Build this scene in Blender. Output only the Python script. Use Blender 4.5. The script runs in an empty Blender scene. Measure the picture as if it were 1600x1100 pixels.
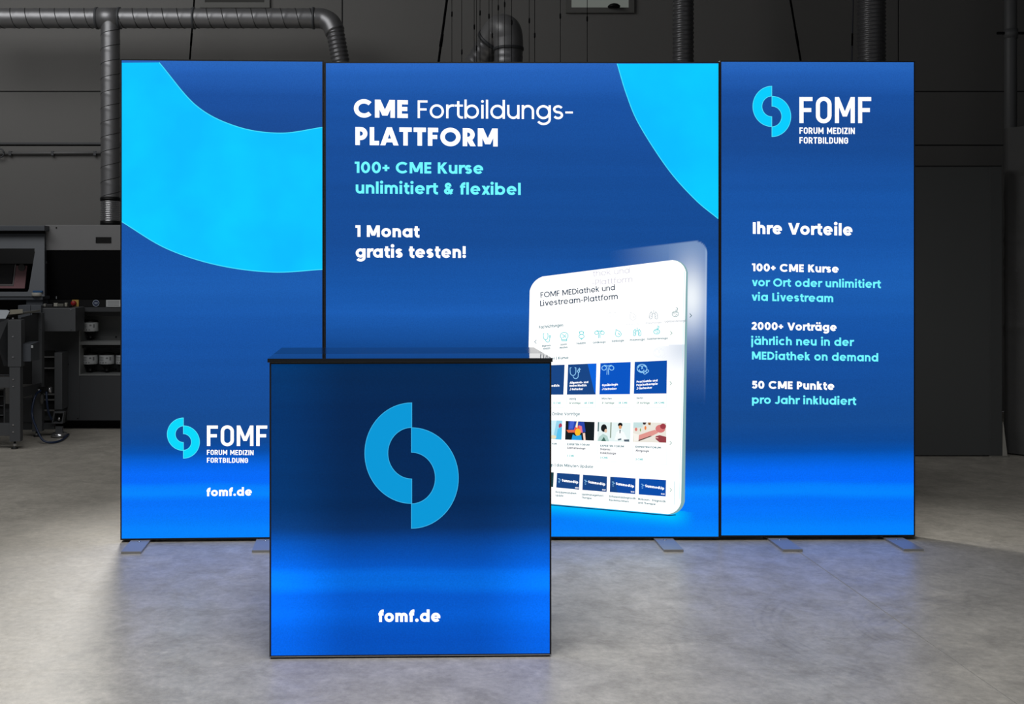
import bpy, bmesh, math, random
from mathutils import Vector, Matrix, noise
random.seed(7)
PI = math.pi
sc = bpy.context.scene
COL = sc.collection

# ------------------------------------------------------------------ camera
F, CX, CY, CAMY, CAMZ = 1700.0, 647.0, 412.0, -5.5, 1.40
cd = bpy.data.cameras.new('camera'); cam = bpy.data.objects.new('camera', cd); COL.objects.link(cam)
cam.location = (0, CAMY, CAMZ); cam.rotation_euler = (PI/2, 0, 0)
cd.sensor_width = 36; cd.lens = F/1600*36
cd.shift_x = (800-CX)/1600; cd.shift_y = (CY-550)/1600
cd.clip_end = 60
sc.camera = cam
# ------------------------------------------------------------------ world, lamps, exposure
w = bpy.data.worlds.new('world'); sc.world = w; w.use_nodes = True
w.node_tree.nodes['Background'].inputs[0].default_value = (0.9, 0.93, 1, 1)
w.node_tree.nodes['Background'].inputs[1].default_value = 0.15
sc.view_settings.view_transform = 'Standard'; sc.view_settings.look = 'None'
sc.view_settings.exposure = 0; sc.view_settings.gamma = 1
sc.view_settings.use_curve_mapping = False

def area(name, loc, target, sx, sy, power, color=(1, 1, 1), spread=PI):
    l = bpy.data.lights.new(name, 'AREA'); l.shape = 'RECTANGLE'; l.size = sx; l.size_y = sy
    l.energy = power; l.color = color; l.spread = spread
    o = bpy.data.objects.new(name, l); COL.objects.link(o); o.location = loc
    o.rotation_euler = (Vector(target)-Vector(loc)).to_track_quat('-Z', 'Y').to_euler()
    return o
def spot(name, loc, target, ang, power, blend=0.4, radius=0.3, color=(1, 1, 1)):
    l = bpy.data.lights.new(name, 'SPOT'); l.energy = power; l.spot_size = math.radians(ang)
    l.spot_blend = blend; l.shadow_soft_size = radius; l.color = color
    o = bpy.data.objects.new(name, l); COL.objects.link(o); o.location = loc
    o.rotation_euler = (Vector(target)-Vector(loc)).to_track_quat('-Z', 'Y').to_euler()
    return o
area('hall_light_front', (-0.2, -3.2, 5.6), (-0.2, -2.2, 0), 3.6, 2.6, 134, (1, 0.99, 0.985), math.radians(112))
spot('hall_spot_rear', (-2.2, 4.0, 4.4), (1.05, -1.65, 0), 50, 1420, 0.40, 0.42, (1, 0.98, 0.95))
area('hall_light_left', (-3.9, 0.6, 5.4), (-1.6, 4.8, 1.9), 4.0, 3.0, 128, (1, 1, 1))

# ------------------------------------------------------------------ helpers
def lin(c):
    return tuple((v/255/12.92 if v/255 <= 0.04045 else ((v/255+0.055)/1.055)**2.4) for v in c)
MATS = {}
def mat(name, col, rough=0.5, metal=0.0, bump=0.0, bscale=60, var=0.0, vscale=6, spec=0.5, srgb=True):
    if name in MATS: return MATS[name]
    c = lin(col) if srgb else col
    m = bpy.data.materials.new(name); m.use_nodes = True; nt = m.node_tree
    p = nt.nodes['Principled BSDF']
    p.inputs['Base Color'].default_value = (*c, 1); p.inputs['Roughness'].default_value = rough
    p.inputs['Metallic'].default_value = metal; p.inputs['Specular IOR Level'].default_value = spec
    tc = nt.nodes.new('ShaderNodeTexCoord')
    nz = nt.nodes.new('ShaderNodeTexNoise'); nz.inputs['Scale'].default_value = vscale; nz.inputs['Detail'].default_value = 5
    nt.links.new(tc.outputs['Object'], nz.inputs['Vector'])
    v = var if var else 0.04
    mr = nt.nodes.new('ShaderNodeMapRange'); mr.inputs['To Min'].default_value = 1-v; mr.inputs['To Max'].default_value = 1+v
    nt.links.new(nz.outputs['Fac'], mr.inputs['Value'])
    mx = nt.nodes.new('ShaderNodeVectorMath'); mx.operation = 'SCALE'; mx.inputs[0].default_value = c
    nt.links.new(mr.outputs[0], mx.inputs['Scale']); nt.links.new(mx.outputs[0], p.inputs['Base Color'])
    if bump:
        n2 = nt.nodes.new('ShaderNodeTexNoise'); n2.inputs['Scale'].default_value = bscale; n2.inputs['Detail'].default_value = 4
        nt.links.new(tc.outputs['Object'], n2.inputs['Vector'])
        b = nt.nodes.new('ShaderNodeBump'); b.inputs['Strength'].default_value = bump; b.inputs['Distance'].default_value = 0.01
        nt.links.new(n2.outputs['Fac'], b.inputs['Height']); nt.links.new(b.outputs[0], p.inputs['Normal'])
    MATS[name] = m; return m
def glow(name, col, strength=1.0):
    """backlit print: emission plus a dull fabric surface"""
    if name in MATS: return MATS[name]
    m = bpy.data.materials.new(name); m.use_nodes = True; p = m.node_tree.nodes['Principled BSDF']
    p.inputs['Base Color'].default_value = (0.004, 0.004, 0.005, 1); p.inputs['Roughness'].default_value = 0.8
    p.inputs['Specular IOR Level'].default_value = 0.1
    p.inputs['Emission Color'].default_value = (*lin(col), 1); p.inputs['Emission Strength'].default_value = strength
    MATS[name] = m; return m
def obj(name, me, m, parent=None):
    o = bpy.data.objects.new(name, me); COL.objects.link(o)
    if m is not None: me.materials.append(m) if len(me.materials) == 0 else None
    if parent: o.parent = parent
    return o
def mesh(name, verts, faces, m=None, parent=None, smooth=False):
    me = bpy.data.meshes.new(name); me.from_pydata([tuple(v) for v in verts], [], faces); me.update()
    if smooth:
        for p in me.polygons: p.use_smooth = True
    return obj(name, me, m, parent)
def bmobj(name, bm, m, parent=None, smooth=False, bevel=0.0):
    me = bpy.data.meshes.new(name)
    if bevel: bmesh.ops.bevel(bm, geom=bm.edges[:], offset=bevel, segments=2, affect='EDGES', profile=0.6)
    bmesh.ops.recalc_face_normals(bm, faces=bm.faces[:])
    bm.to_mesh(me); bm.free()
    if smooth:
        for p in me.polygons: p.use_smooth = True
    return obj(name, me, m, parent)
def bx(bm, x0, x1, y0, y1, z0, z1):
    vs = [bm.verts.new(p) for p in ((x0,y0,z0),(x1,y0,z0),(x1,y1,z0),(x0,y1,z0),(x0,y0,z1),(x1,y0,z1),(x1,y1,z1),(x0,y1,z1))]
    for f in ((0,3,2,1),(4,5,6,7),(0,1,5,4),(1,2,6,5),(2,3,7,6),(3,0,4,7)): bm.faces.new([vs[i] for i in f])
def box(name, x0, x1, y0, y1, z0, z1, m, parent=None, bevel=0.0):
    bm = bmesh.new(); bx(bm, min(x0,x1), max(x0,x1), min(y0,y1), max(y0,y1), min(z0,z1), max(z0,z1))
    return bmobj(name, bm, m, parent, bevel=bevel)
def thing(name, label, cat, loc=(0,0,0), rz=0, group=None):
    o = bpy.data.objects.new(name, None); COL.objects.link(o); o.location = loc; o.rotation_euler = (0,0,rz)
    o.empty_display_size = 0.1
    return tag(o, label, cat, group)
def tag(o, label, cat, group=None):
    o['label'] = label; o['category'] = cat
    if group: o['group'] = group
    return o
def struct(o): o['kind'] = 'structure'; return o
def PX(x, Z): return (x-CX)*Z/F            # photograph column -> metres at distance Z
def PZ(y, Z): return CAMZ+(CY-y)*Z/F       # photograph row -> height at distance Z
def YY(Z): return CAMY+Z
def pbox(name, x0, x1, y0, y1, Z, depth, m, parent=None, bevel=0.0):
    off = parent.matrix_world.translation if False else Vector((0,0,0))
    return box(name, PX(x0,Z), PX(x1,Z), YY(Z), YY(Z)+depth, PZ(y1,Z), PZ(y0,Z), m, parent, bevel)
def lathe_bm(bm, prof, c=(0,0,0), seg=24):
    rings = []
    for r, z in prof:
        rings.append([bm.verts.new((c[0]+r*math.cos(2*PI*i/seg), c[1]+r*math.sin(2*PI*i/seg), c[2]+z)) for i in range(seg)])
    for a, b in zip(rings, rings[1:]):
        for i in range(seg): bm.faces.new((a[i], a[(i+1)%seg], b[(i+1)%seg], b[i]))
    bm.faces.new(rings[0][::-1]); bm.faces.new(rings[-1])
def lathe(name, prof, m, parent=None, c=(0,0,0), seg=24, smooth=True):
    bm = bmesh.new(); lathe_bm(bm, prof, c, seg); return bmobj(name, bm, m, parent, smooth=smooth)
def resample(pts, step):
    pts = [Vector(p) for p in pts]; out = [pts[0]]; acc = 0.0
    for a, b in zip(pts, pts[1:]):
        L = (b-a).length; n = max(1, int(round(L/step)))
        for i in range(1, n+1): out.append(a+(b-a)*i/n)
    return out
def smoothpath(pts, n=10):
    P = [Vector(p) for p in pts]; P = [P[0]*2-P[1]]+P+[P[-1]*2-P[-2]]; out = []
    for i in range(1, len(P)-2):
        for k in range(n):
            t = k/n; a, b, c, d = P[i-1], P[i], P[i+1], P[i+2]
            out.append(0.5*((2*b)+(c-a)*t+(2*a-5*b+4*c-d)*t*t+(3*b-a-3*c+d)*t**3))
    out.append(P[-2]); return out
def tube(name, pts, R, m, parent=None, seg=14, rib=None, cap=True):
    pts = [Vector(p) for p in pts]; n = len(pts); T = []
    for i in range(n): T.append((pts[min(i+1,n-1)]-pts[max(i-1,0)]).normalized())
    up = Vector((0,0,1)) if abs(T[0].z) < 0.9 else Vector((0,1,0))
    N = (up-T[0]*up.dot(T[0])).normalized(); vs = []; L = 0.0; fs = []
    for i in range(n):
        if i:
            L += (pts[i]-pts[i-1]).length
            N = (N-T[i]*N.dot(T[i])).normalized()
        Bn = T[i].cross(N)
        for k in range(seg):
            a = 2*PI*k/seg; r = R*(rib(L, a) if rib else 1.0)
            vs.append(pts[i]+N*(r*math.cos(a))+Bn*(r*math.sin(a)))
    for i in range(n-1):
        for k in range(seg): fs.append((i*seg+k, i*seg+(k+1)%seg, (i+1)*seg+(k+1)%seg, (i+1)*seg+k))
    if cap: fs.append(tuple(range(seg))[::-1]); fs.append(tuple(range((n-1)*seg, n*seg)))
    return mesh(name, vs, fs, m, parent, smooth=True)

# ------------------------------------------------------------------ materials
def concrete():
    m = bpy.data.materials.new('polished_concrete'); m.use_nodes = True; nt = m.node_tree; N = nt.nodes; L = nt.links
    p = N['Principled BSDF']; tc = N.new('ShaderNodeTexCoord')
    def nz(scale, detail, rough=0.55, dist=0.0, stretch=None):
        n = N.new('ShaderNodeTexNoise'); n.inputs['Scale'].default_value = scale; n.inputs['Detail'].default_value = detail
        n.inputs['Roughness'].default_value = rough; n.inputs['Distortion'].default_value = dist
        if stretch:
            mp = N.new('ShaderNodeMapping'); mp.inputs['Scale'].default_value = stretch
            mp.inputs['Rotation'].default_value = (0, 0, 0.35)
            L.new(tc.outputs['Object'], mp.inputs['Vector']); L.new(mp.outputs[0], n.inputs['Vector'])
        else: L.new(tc.outputs['Object'], n.inputs['Vector'])
        return n.outputs['Fac']
    def rng(s, a, b, lo, hi):
        r = N.new('ShaderNodeMapRange'); L.new(s, r.inputs['Value'])
        for k, v in zip(('From Min','From Max','To Min','To Max'), (a,b,lo,hi)): r.inputs[k].default_value = v
        return r.outputs[0]
    def mul(a, b):
        n = N.new('ShaderNodeMath'); n.operation = 'MULTIPLY'; L.new(a, n.inputs[0])
        if isinstance(b, float): n.inputs[1].default_value = b
        else: L.new(b, n.inputs[1])
        return n.outputs[0]
    big = rng(nz(1.3, 7, 0.65, 0.3), 0.34, 0.66, 0.87, 1.11)
    mid = rng(nz(6.5, 9, 0.72, 0.35), 0.36, 0.66, 0.81, 1.17)
    fine = rng(nz(34, 7, 0.72), 0.34, 0.66, 0.84, 1.16)
    grit = rng(nz(260, 3, 0.6), 0.2, 0.8, 0.93, 1.07)
    f = mul(mul(big, mid), mul(fine, grit))
    # pale trowel streaks
    st = rng(nz(2.6, 9, 0.8, 0.5, (1, 1.25, 1)), 0.55, 0.70, 1.0, 1.24)
    f = mul(f, st)
    # tyre marks: faint dark rings drawn by a turning truck
    sep = N.new('ShaderNodeSeparateXYZ'); L.new(tc.outputs['Object'], sep.inputs[0])
    for (cx, cy, r0, pitch, cnt, ax, ay) in ((1.95,-1.38,0.50,0.035,4,-1,0),(2.05,-1.35,0.26,0.03,3,-1,0),(0.2,-2.25,1.15,0.05,3,0.75,0.6),(3.1,-2.6,1.75,0.05,3,-0.2,1)):
        d = N.new('ShaderNodeVectorMath'); d.operation = 'DISTANCE'; L.new(tc.outputs['Object'], d.inputs[0]); d.inputs[1].default_value = (cx, cy, 0)
        a = N.new('ShaderNodeMath'); a.operation = 'SUBTRACT'; L.new(d.outputs['Value'], a.inputs[0]); a.inputs[1].default_value = r0
        b = N.new('ShaderNodeMath'); b.operation = 'PINGPONG'; L.new(a.outputs[0], b.inputs[0]); b.inputs[1].default_value = pitch/2
        ring = rng(b.outputs[0], 0.0, 0.010, 1.0, 0.0)
        band = rng(a.outputs[0], 0.0, 0.001, 0.0, 1.0); band2 = rng(a.outputs[0], pitch*cnt, pitch*cnt+0.001, 1.0, 0.0)
        dot = N.new('ShaderNodeVectorMath'); dot.operation = 'DOT_PRODUCT'
        sub = N.new('ShaderNodeVectorMath'); sub.operation = 'SUBTRACT'; L.new(tc.outputs['Object'], sub.inputs[0]); sub.inputs[1].default_value = (cx, cy, 0)
        L.new(sub.outputs[0], dot.inputs[0]); dot.inputs[1].default_value = (ax, ay, 0)
        ang = rng(dot.outputs['Value'], r0*0.55, r0*0.95, 0.0, 1.0)
        k = mul(mul(ring, band), mul(band2, ang))
        brk = mul(k, rng(nz(6, 3), 0.35, 0.65, 0.03, 0.17))
        inv = rng(brk, 0.0, 1.0, 1.0, 0.0)
        f = mul(f, inv)
    col = N.new('ShaderNodeVectorMath'); col.operation = 'SCALE'; col.inputs[0].default_value = (0.355, 0.334, 0.294)
    L.new(f, col.inputs['Scale']); L.new(col.outputs[0], p.inputs['Base Color'])
    L.new(rng(mid, 0.84, 1.14, 0.44, 0.30), p.inputs['Roughness'])
    p.inputs['Specular IOR Level'].default_value = 0.5
    bp = N.new('ShaderNodeBump'); bp.inputs['Strength'].default_value = 0.12; bp.inputs['Distance'].default_value = 0.004
    L.new(mul(mid, fine), bp.inputs['Height']); L.new(bp.outputs[0], p.inputs['Normal'])
    return m
M_floor = concrete()
M_wall = mat('painted_wall_panel', (116,115,113), 0.8, bump=0.1, bscale=40, var=0.06, vscale=1.5)
M_joint = mat('wall_joint', (60,60,60), 0.9)
M_galv = mat('galvanised_duct', (138,138,140), 0.42, 0.7, var=0.12, vscale=9)
M_flex = mat('flexible_duct_foil', (112,112,114), 0.36, 0.6, var=0.12, vscale=20)
M_black = mat('black_plastic', (8,8,9), 0.5, spec=0.3)
M_blackedge = mat('black_frame_edge', (9,10,14), 0.5)
M_alu = mat('brushed_aluminium', (146,146,146), 0.4, 0.25, var=0.05, vscale=30)
M_steel = mat('painted_steel_dark', (72,74,77), 0.5, var=0.05)
M_steel2 = mat('painted_steel_darker', (52,54,57), 0.5, var=0.05)
M_up = mat('machine_cover_grey', (120,120,121), 0.55, var=0.03)
M_slate = mat('machine_hood_slate', (78,82,88), 0.5, var=0.05)
M_glass_dark = mat('smoked_acrylic', (3,3,4), 0.4, spec=0.12)
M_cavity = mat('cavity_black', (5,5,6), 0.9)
M_white = mat('white_label', (175,178,180), 0.6, var=0.08, vscale=40)
M_hose = mat('blue_hose', (18,36,66), 0.4)
M_rubber = mat('black_rubber', (12,12,13), 0.7)
M_chrome = mat('chrome', (190,190,192), 0.2, 0.9)
M_partition = mat('dark_grey_door_leaf', (78,80,80), 0.6, var=0.03, vscale=2)
M_tarp = mat('dark_tarpaulin', (68,68,68), 0.62, bump=0.25, bscale=30, var=0.1)

# ------------------------------------------------------------------ room
fl = struct(box('floor', -9, 9, -8, 4.8, -0.16, -0.0015, mat('joint_filler', (150,147,141), 0.7)))
XJ = 1.897
def slab(x0a, x0b, x1a, x1b):       # x at the near end / at the far end
    bm = bmesh.new()
    vs = [bm.verts.new(p) for p in ((x0a,-8,-0.0015),(x1a,-8,-0.0015),(x1b,4.8,-0.0015),(x0b,4.8,-0.0015),(x0a,-8,0),(x1a,-8,0),(x1b,4.8,0),(x0b,4.8,0))]
    for f in ((0,3,2,1),(4,5,6,7),(0,1,5,4),(1,2,6,5),(2,3,7,6),(3,0,4,7)): bm.faces.new([vs[i] for i in f])
    return bmobj('slab', bm, M_floor, fl)
slab(-9, -9, 2.07-0.0025, 1.74-0.0025); slab(2.07+0.0025, 1.74+0.0025, 9, 9)
ZW = 10.3; YW = YY(ZW)
wl = struct(box('wall_back', -9, 9, YW+0.012, YW+0.2, 0, 6.2, M_joint))
# precast wall panels with recessed joints
jz = [0.0, PZ(227,ZW)-0.0, PZ(143,ZW), PZ(-70,ZW), 6.2]
jx = [-9.0, PX(535,ZW), PX(1404,ZW), 9.0]
for a, b in zip(jz, jz[1:]):
    for c, d in zip(jx, jx[1:]):
        box('wall_panel', c+0.006, d-0.006, YW, YW+0.013, a+0.006, b-0.006, M_wall, wl, bevel=0.003)
struct(box('wall_left', -9.2, -9, -8, 5, 0, 6.2, M_wall)); struct(box('wall_right', 9, 9.2, -8, 5, 0, 6.2, M_wall))
struct(box('ceiling', -9.2, 9.2, -8, 5, 6.2, 6.4, M_wall))
# horizontal ledge and conduit on the wall, left
struct(box('trim_1', PX(-120,ZW), PX(560,ZW), YW-0.02, YW, PZ(226,ZW), PZ(223,ZW), M_steel))
def wall_window(n, x0, x1, ylow, pane_c, em):
    w = bpy.data.objects.new('window_%d' % n, None); COL.objects.link(w); struct(w)
    X0, X1, Z0 = PX(x0,ZW), PX(x1,ZW), PZ(ylow,ZW); Z1 = Z0+0.75; t = 0.05
    pm = glow('window_pane_light_%d' % n, pane_c, em)
    bm = bmesh.new()
    bx(bm, X0, X0+t, YW-0.03, YW, Z0, Z1); bx(bm, X1-t, X1, YW-0.03, YW, Z0, Z1)
    bx(bm, X0+t, X1-t, YW-0.03, YW, Z0, Z0+t); bx(bm, X0+t, X1-t, YW-0.03, YW, Z1-t, Z1)
    bmobj('window_frame', bm, mat('window_frame_grey', (104,104,101), 0.6), w)
    box('pane', X0+t, X1-t, YW-0.012, YW-0.003, Z0+t, Z1-t, pm, w)
    return w
wall_window(1, 313, 422, 13, (74,74,71), 0.35)
w2 = wall_window(2, 884, 990, 21, (104,108,103), 0.85)
lump = lathe('lump', [(0.055,0),(0.06,0.012),(0.04,0.03),(0.005,0.04)], M_black, w2, (PX(959,ZW-0.05), YW-0.0302-0.03, PZ(14,ZW)))

# conduit
cp = thing('wall_conduit', 'thin grey conduit running along the wall below the ledge, left of the vertical duct', 'pipe', (0,0,0))
tube('pipe', [(PX(0,ZW), YW-0.03, PZ(240,ZW)), (PX(190,ZW), YW-0.03, PZ(239,ZW))], 0.013, mat('conduit_grey', (112,112,112), 0.6), cp, 10)
tube('hook', [(PX(-6+4+6*math.cos(a),ZW)+0.03, YW-0.05, PZ(240,ZW)+0.04*math.sin(a)) for a in [k*PI/8 for k in range(17)]], 0.007, M_steel, cp, 8)
for x in (18, 84, 150):
    box('clip', PX(x,ZW)-0.012, PX(x,ZW)+0.012, YW-0.046, YW, PZ(240,ZW)-0.02, PZ(240,ZW)+0.02, M_steel, cp)

# ------------------------------------------------------------------ ducts
def spiral(pitch, amp=0.035, sharp=0.12):
    def f(L, a):
        u = (L/pitch + a/(2*PI)) % 1.0
        return 1+amp*max(0, 1-abs(u-0.5)/sharp)
    return f
def corr(pitch, amp=0.05):
    return lambda L, a: 1+amp*math.sin(2*PI*L/pitch)
ZD = 9.6
d = thing('ventilation_duct', 'galvanised spiral duct under the roof that drops to the printing machine, ends in an elbow', 'duct', (0,0,0))
RD = 0.0885
zc = PZ(28.5, ZD)
tube('spiral_pipe', resample([(PX(-70,ZD), YY(ZD), zc), (PX(152,ZD), YY(ZD), zc)], 0.012), RD*0.98, M_galv, d, 28, spiral(0.13))
tube('tee', [(PX(151,ZD), YY(ZD), zc), (PX(188,ZD), YY(ZD), zc)], RD*1.04, M_galv, d, 28)
tube('spiral_pipe', resample([(PX(187,ZD), YY(ZD), zc), (PX(492,ZD), YY(ZD), zc)], 0.012), RD*0.98, M_galv, d, 28, spiral(0.13))
def seam(x0, x1, r, pitch):
    n = int(abs(x1-x0)/pitch*20)
    tube('seam', [(x0+(x1-x0)*k/n, YY(ZD)-r*math.cos(2*PI*k/20), zc-r*math.sin(2*PI*k/20)) for k in range(n+1)], 0.0038, M_seam, d, 5)
M_seam = mat('duct_seam_dark', (40,40,41), 0.6)
seam(PX(-70,ZD), PX(151,ZD), RD*0.985, 0.13); seam(PX(189,ZD), PX(302,ZD), RD*0.985, 0.13); seam(PX(304,ZD), PX(489,ZD), RD*0.985, 0.13)
nn = int((PZ(46,ZD)-PZ(309,ZD))/0.13*20)
tube('seam', [(PX(172.5,ZD)+0.0815*math.cos(2*PI*k/20), YY(ZD)-0.0815*math.sin(2*PI*k/20), PZ(46,ZD)-0.13*k/20) for k in range(nn)], 0.0036, M_seam, d, 5)
for x in (152, 187, 303, 490):
    tube('coupling_ring', [(PX(x-1.6,ZD), YY(ZD), zc), (PX(x+1.6,ZD), YY(ZD), zc)], RD*1.09, M_steel, d, 28)
el = smoothpath([(PX(491,ZD),YY(ZD),zc),(PX(505,ZD),YY(ZD),zc-0.005),(PX(517,ZD),YY(ZD)-0.02,zc-0.05),(PX(524,ZD),YY(ZD)-0.04,zc-0.13)], 8)
tube('elbow', el, RD*1.0, M_galv, d, 28)
tube('flexible_hose', resample([(PX(523,ZD), YY(ZD)-0.04, PZ(44,ZD)), (PX(534,ZD), YY(ZD)-0.04, PZ(105,ZD)), (PX(548,ZD), YY(ZD)-0.04, PZ(200,ZD)), (PX(550,ZD), YY(ZD)-0.04, 0.0)], 0.007), 0.078, M_flex, d, 24, corr(0.036, 0.05))
tube('drop_pipe', resample([(PX(172.5,ZD), YY(ZD), zc-0.03), (PX(172.5,ZD), YY(ZD), PZ(309,ZD))], 0.012), 0.082, M_galv, d, 28, spiral(0.13, 0.03))
tube('coupling_ring', [(PX(172.5,ZD), YY(ZD), PZ(309,ZD)), (PX(172.5,ZD), YY(ZD), PZ(314,ZD))], 0.088, M_black, d, 28)
tube('flexible_hose', resample([(PX(172.5,ZD), YY(ZD), PZ(314,ZD)), (PX(172.5,ZD), YY(ZD), PZ(346,ZD))], 0.003), 0.083, M_chrome, d, 28, corr(0.019, 0.05))
tube('coupling_ring', [(PX(172.5,ZD), YY(ZD), PZ(345,ZD)), (PX(172.5,ZD), YY(ZD), 1.731)], 0.088, M_black, d, 28)

ZE = 8.3
d = thing('extraction_duct', 'thick grey hooked duct with a seamed bend rising above the centre of the stand', 'duct')
def e(x, y, dy=0): return (PX(x,ZE), YY(ZE)+dy, PZ(y,ZE))
rp = smoothpath([e(794.5,76), e(794,60), e(791,48), e(783,43,0.05), e(775,50,0.10), e(768,62,0.14)], 8)
tube('bend', rp, 0.112, mat('duct_bend_grey', (112,112,113), 0.42, 0.3, var=0.1), d, 32)
tube('seam_ring', [e(794.5,75), e(794.5,79)], 0.117, M_steel2, d, 32)
tube('flexible_hose', resample([e(794.5,78), (PX(794.5,ZE), YY(ZE), 0.0)], 0.012), 0.108, M_flex, d, 28, spiral(0.05, 0.03, 0.3))
tube('seam_ring', [e(771,56,0.12), e(768,60,0.135)], 0.118, M_steel2, d, 28)
tube('branch_hose', resample([e(769,60,0.13), e(745,98,0.25), e(690,185,0.5), (PX(690,ZE), YY(ZE)+0.5, 0.0)], 0.012), 0.098, M_flex, d, 28, spiral(0.05, 0.03, 0.3))
ZG = 9.3
for nm, x0, x1, lab, p, r in (('flexible_duct', 1051, 1084, 'slim ribbed flexible duct hanging behind the top right of the wide panel', 0.04, 0.045),
                         ('flexible_duct', 1341, 1383, 'thick ribbed foil duct hanging behind the narrow right panel', 0.034, 0.05)):
    R_ = (x1-x0)/2*ZG/F
    xx = PX((x0+x1)/2, ZG)
    t = thing(nm, lab, 'duct', (xx, YY(ZG), 0))
    tube('flexible_hose', resample([(0,0,0.0),(0,0,6.19)], 0.0085), R_*0.96, M_flex, t, 28, corr(p, r))
    tube('ceiling_collar', [(0,0,6.1),(0,0,6.2)], R_*1.1, M_steel, t, 24)
    tube('floor_collar', [(0,0,0.0),(0,0,0.1)], R_*1.1, M_steel, t, 24)

# straps and cords
def strap(pa, pb, Z, Z2, r, label, col=None, nm='hanging_cable', foot=True):
    t = thing(nm, label, 'cable', (0,0,0))
    a = Vector((PX(pa[0],Z), YY(Z), PZ(pa[1],Z))); b = Vector((PX(pb[0],Z2), YY(Z2), PZ(pb[1],Z2)))
    k = (6.2-a.z)/(a.z-b.z); top = a+(a-b)*k
    low = b+(b-a)*2.0
    tube('cable', [top, a, b, low], r, col or M_cable, t, 8)
    tube('sleeve', [a+(b-a)*0.55, a+(b-a)*0.75], r*1.25, M_cable, t, 8)
    return t
M_cable = mat('cable_black', (5,5,6), 0.95, spec=0.04)
strap((303.5,0),(296.5,95),10.0,10.0,0.008,'thick black cable crossing behind the horizontal duct, left')
strap((698,0),(685,97),6.7,6.7,0.0085,'thick black cable slanting to the left, above the wide panel')
strap((1235,0),(1251,95),7.2,7.2,0.007,'thick black cable slanting to the right, above the narrow right panel')
strap((1333,0),(1331,95),7.8,7.8,0.005,'thin dark cable beside the foil duct, above the narrow right panel', mat('navy_cord',(22,26,40),0.6))
cords = [(706,27,6.9),(721.5,86,7.0),(741,47,7.1),(744.5,80,7.0),(750,25,7.2),(764,30,7.3),(769,60,7.2),(778.5,17,7.0),(788.5,12,7.1),(799.5,40,7.0),(827,37,7.2),(835.5,60,7.1),(875.5,30,7.0),(917.5,34,7.2)]
m_cord = mat('dark_thin_cord', (14,14,15), 0.95, spec=0.05)
c0 = None
for i, (x, y, Z) in enumerate(cords):
    place = ('leftmost of the thin cords' if i == 0 else 'rightmost of the thin cords' if i == len(cords)-1 else None)
    if c0 is None:
        c0 = thing('suspension_cord', '', 'cord', (PX(x,Z), YY(Z), 0), group='thin cords hanging in the middle of the hall')
        tube('cord', [(0,0,1.9),(0,0,6.2)], 0.0020, m_cord, c0, 6)
        lathe('stopper', [(0.002,0),(0.0055,0.008),(0.0055,0.032),(0.002,0.04)], m_cord, c0, (0,0,0), 8)
        root = c0
    else:
        root = c0.copy(); COL.objects.link(root)
        for ch in c0.children:
            c = ch.copy(); c.parent = root; COL.objects.link(c)
    root.location = (PX(x,Z), YY(Z), 0)
    root['label'] = ('thin dark cord, leftmost of those hanging above the wide panel' if i == 0 else
                     'thin dark cord, rightmost of those hanging above the wide panel' if i == len(cords)-1 else
                     'thin dark cord, %s from the left of those hanging above the wide panel' % ['','second','third','fourth','fifth','sixth','seventh','eighth','ninth','tenth','eleventh','twelfth','thirteenth'][i])
    st = [c for c in root.children if c.name.startswith('stopper')][0]
    st.location = (0, 0, PZ(y,Z))

# pole, bar, partition, tarp at the right
ZP = 9.4
t = thing('vertical_pole', 'grey round pole at the far right, rising out of the covered rack', 'pole', (PX(1579,ZP), YY(ZP), 0))
lathe('pole', [(0.05,0),(0.05,6.19)], mat('pole_grey',(96,97,98),0.5), t, seg=24)
lathe('base_plate', [(0.10,0),(0.10,0.012)], M_steel, t, seg=24)
lathe('pole_clamp', [(0.058,PZ(60,ZP)),(0.058,PZ(46,ZP))], mat('pole_grey',(84,85,86),0.5), t, seg=24)
box('side_bar', -0.115, -0.045, -0.012, 0.012, PZ(53.5,ZP), PZ(50,ZP), M_black, t)
box('side_bar', 0.045, 0.55, -0.012, 0.012, PZ(53.5,ZP), PZ(50,ZP), M_black, t)
ZQ = 7.9
t = thing('partition_panel', 'tall dark grey door leaf standing on the floor right of the stand', 'partition', (0,0,0))
box('leaf', PX(1370,ZQ), PX(1563.5,ZQ), YY(ZQ), YY(ZQ)+0.05, 0.008, PZ(260,ZQ), M_partition, t, 0.003)
box('edge_strip', PX(1546,ZQ), PX(1565,ZQ), YY(ZQ)-0.006, YY(ZQ)-0.0005, 0.008, PZ(260.5,ZQ), mat('edge_strip_grey',(74,76,76),0.55), t, 0.001)
box('top_rail', PX(1370,ZQ), PX(1565,ZQ), YY(ZQ)-0.004, YY(ZQ)+0.054, PZ(260,ZQ), PZ(258.8,ZQ), M_black, t)
box('foot_plate', PX(1546,ZQ), PX(1574,ZQ), YY(ZQ)-0.03, YY(ZQ)+0.08, 0.0, 0.007, mat('foot_plate_grey',(120,118,112),0.6), t)
bm = bmesh.new()
v = [bm.verts.new(p) for p in ((PX(1566,ZQ),YY(ZQ)-.01,0.007),(PX(1573,ZQ),YY(ZQ)-.01,0.007),(PX(1566.5,ZQ),YY(ZQ)-.01,0.25),(PX(1566,ZQ),YY(ZQ)+.01,0.007),(PX(1573,ZQ),YY(ZQ)+.01,0.007),(PX(1566.5,ZQ),YY(ZQ)+.01,0.25))]
for f in ((0,1,2),(3,5,4),(0,3,4,1),(1,4,5,2),(2,5,3,0)): bm.faces.new([v[i] for i in f])
bmobj('brace', bm, mat('brace_grey',(170,168,160),0.6), t)
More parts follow.
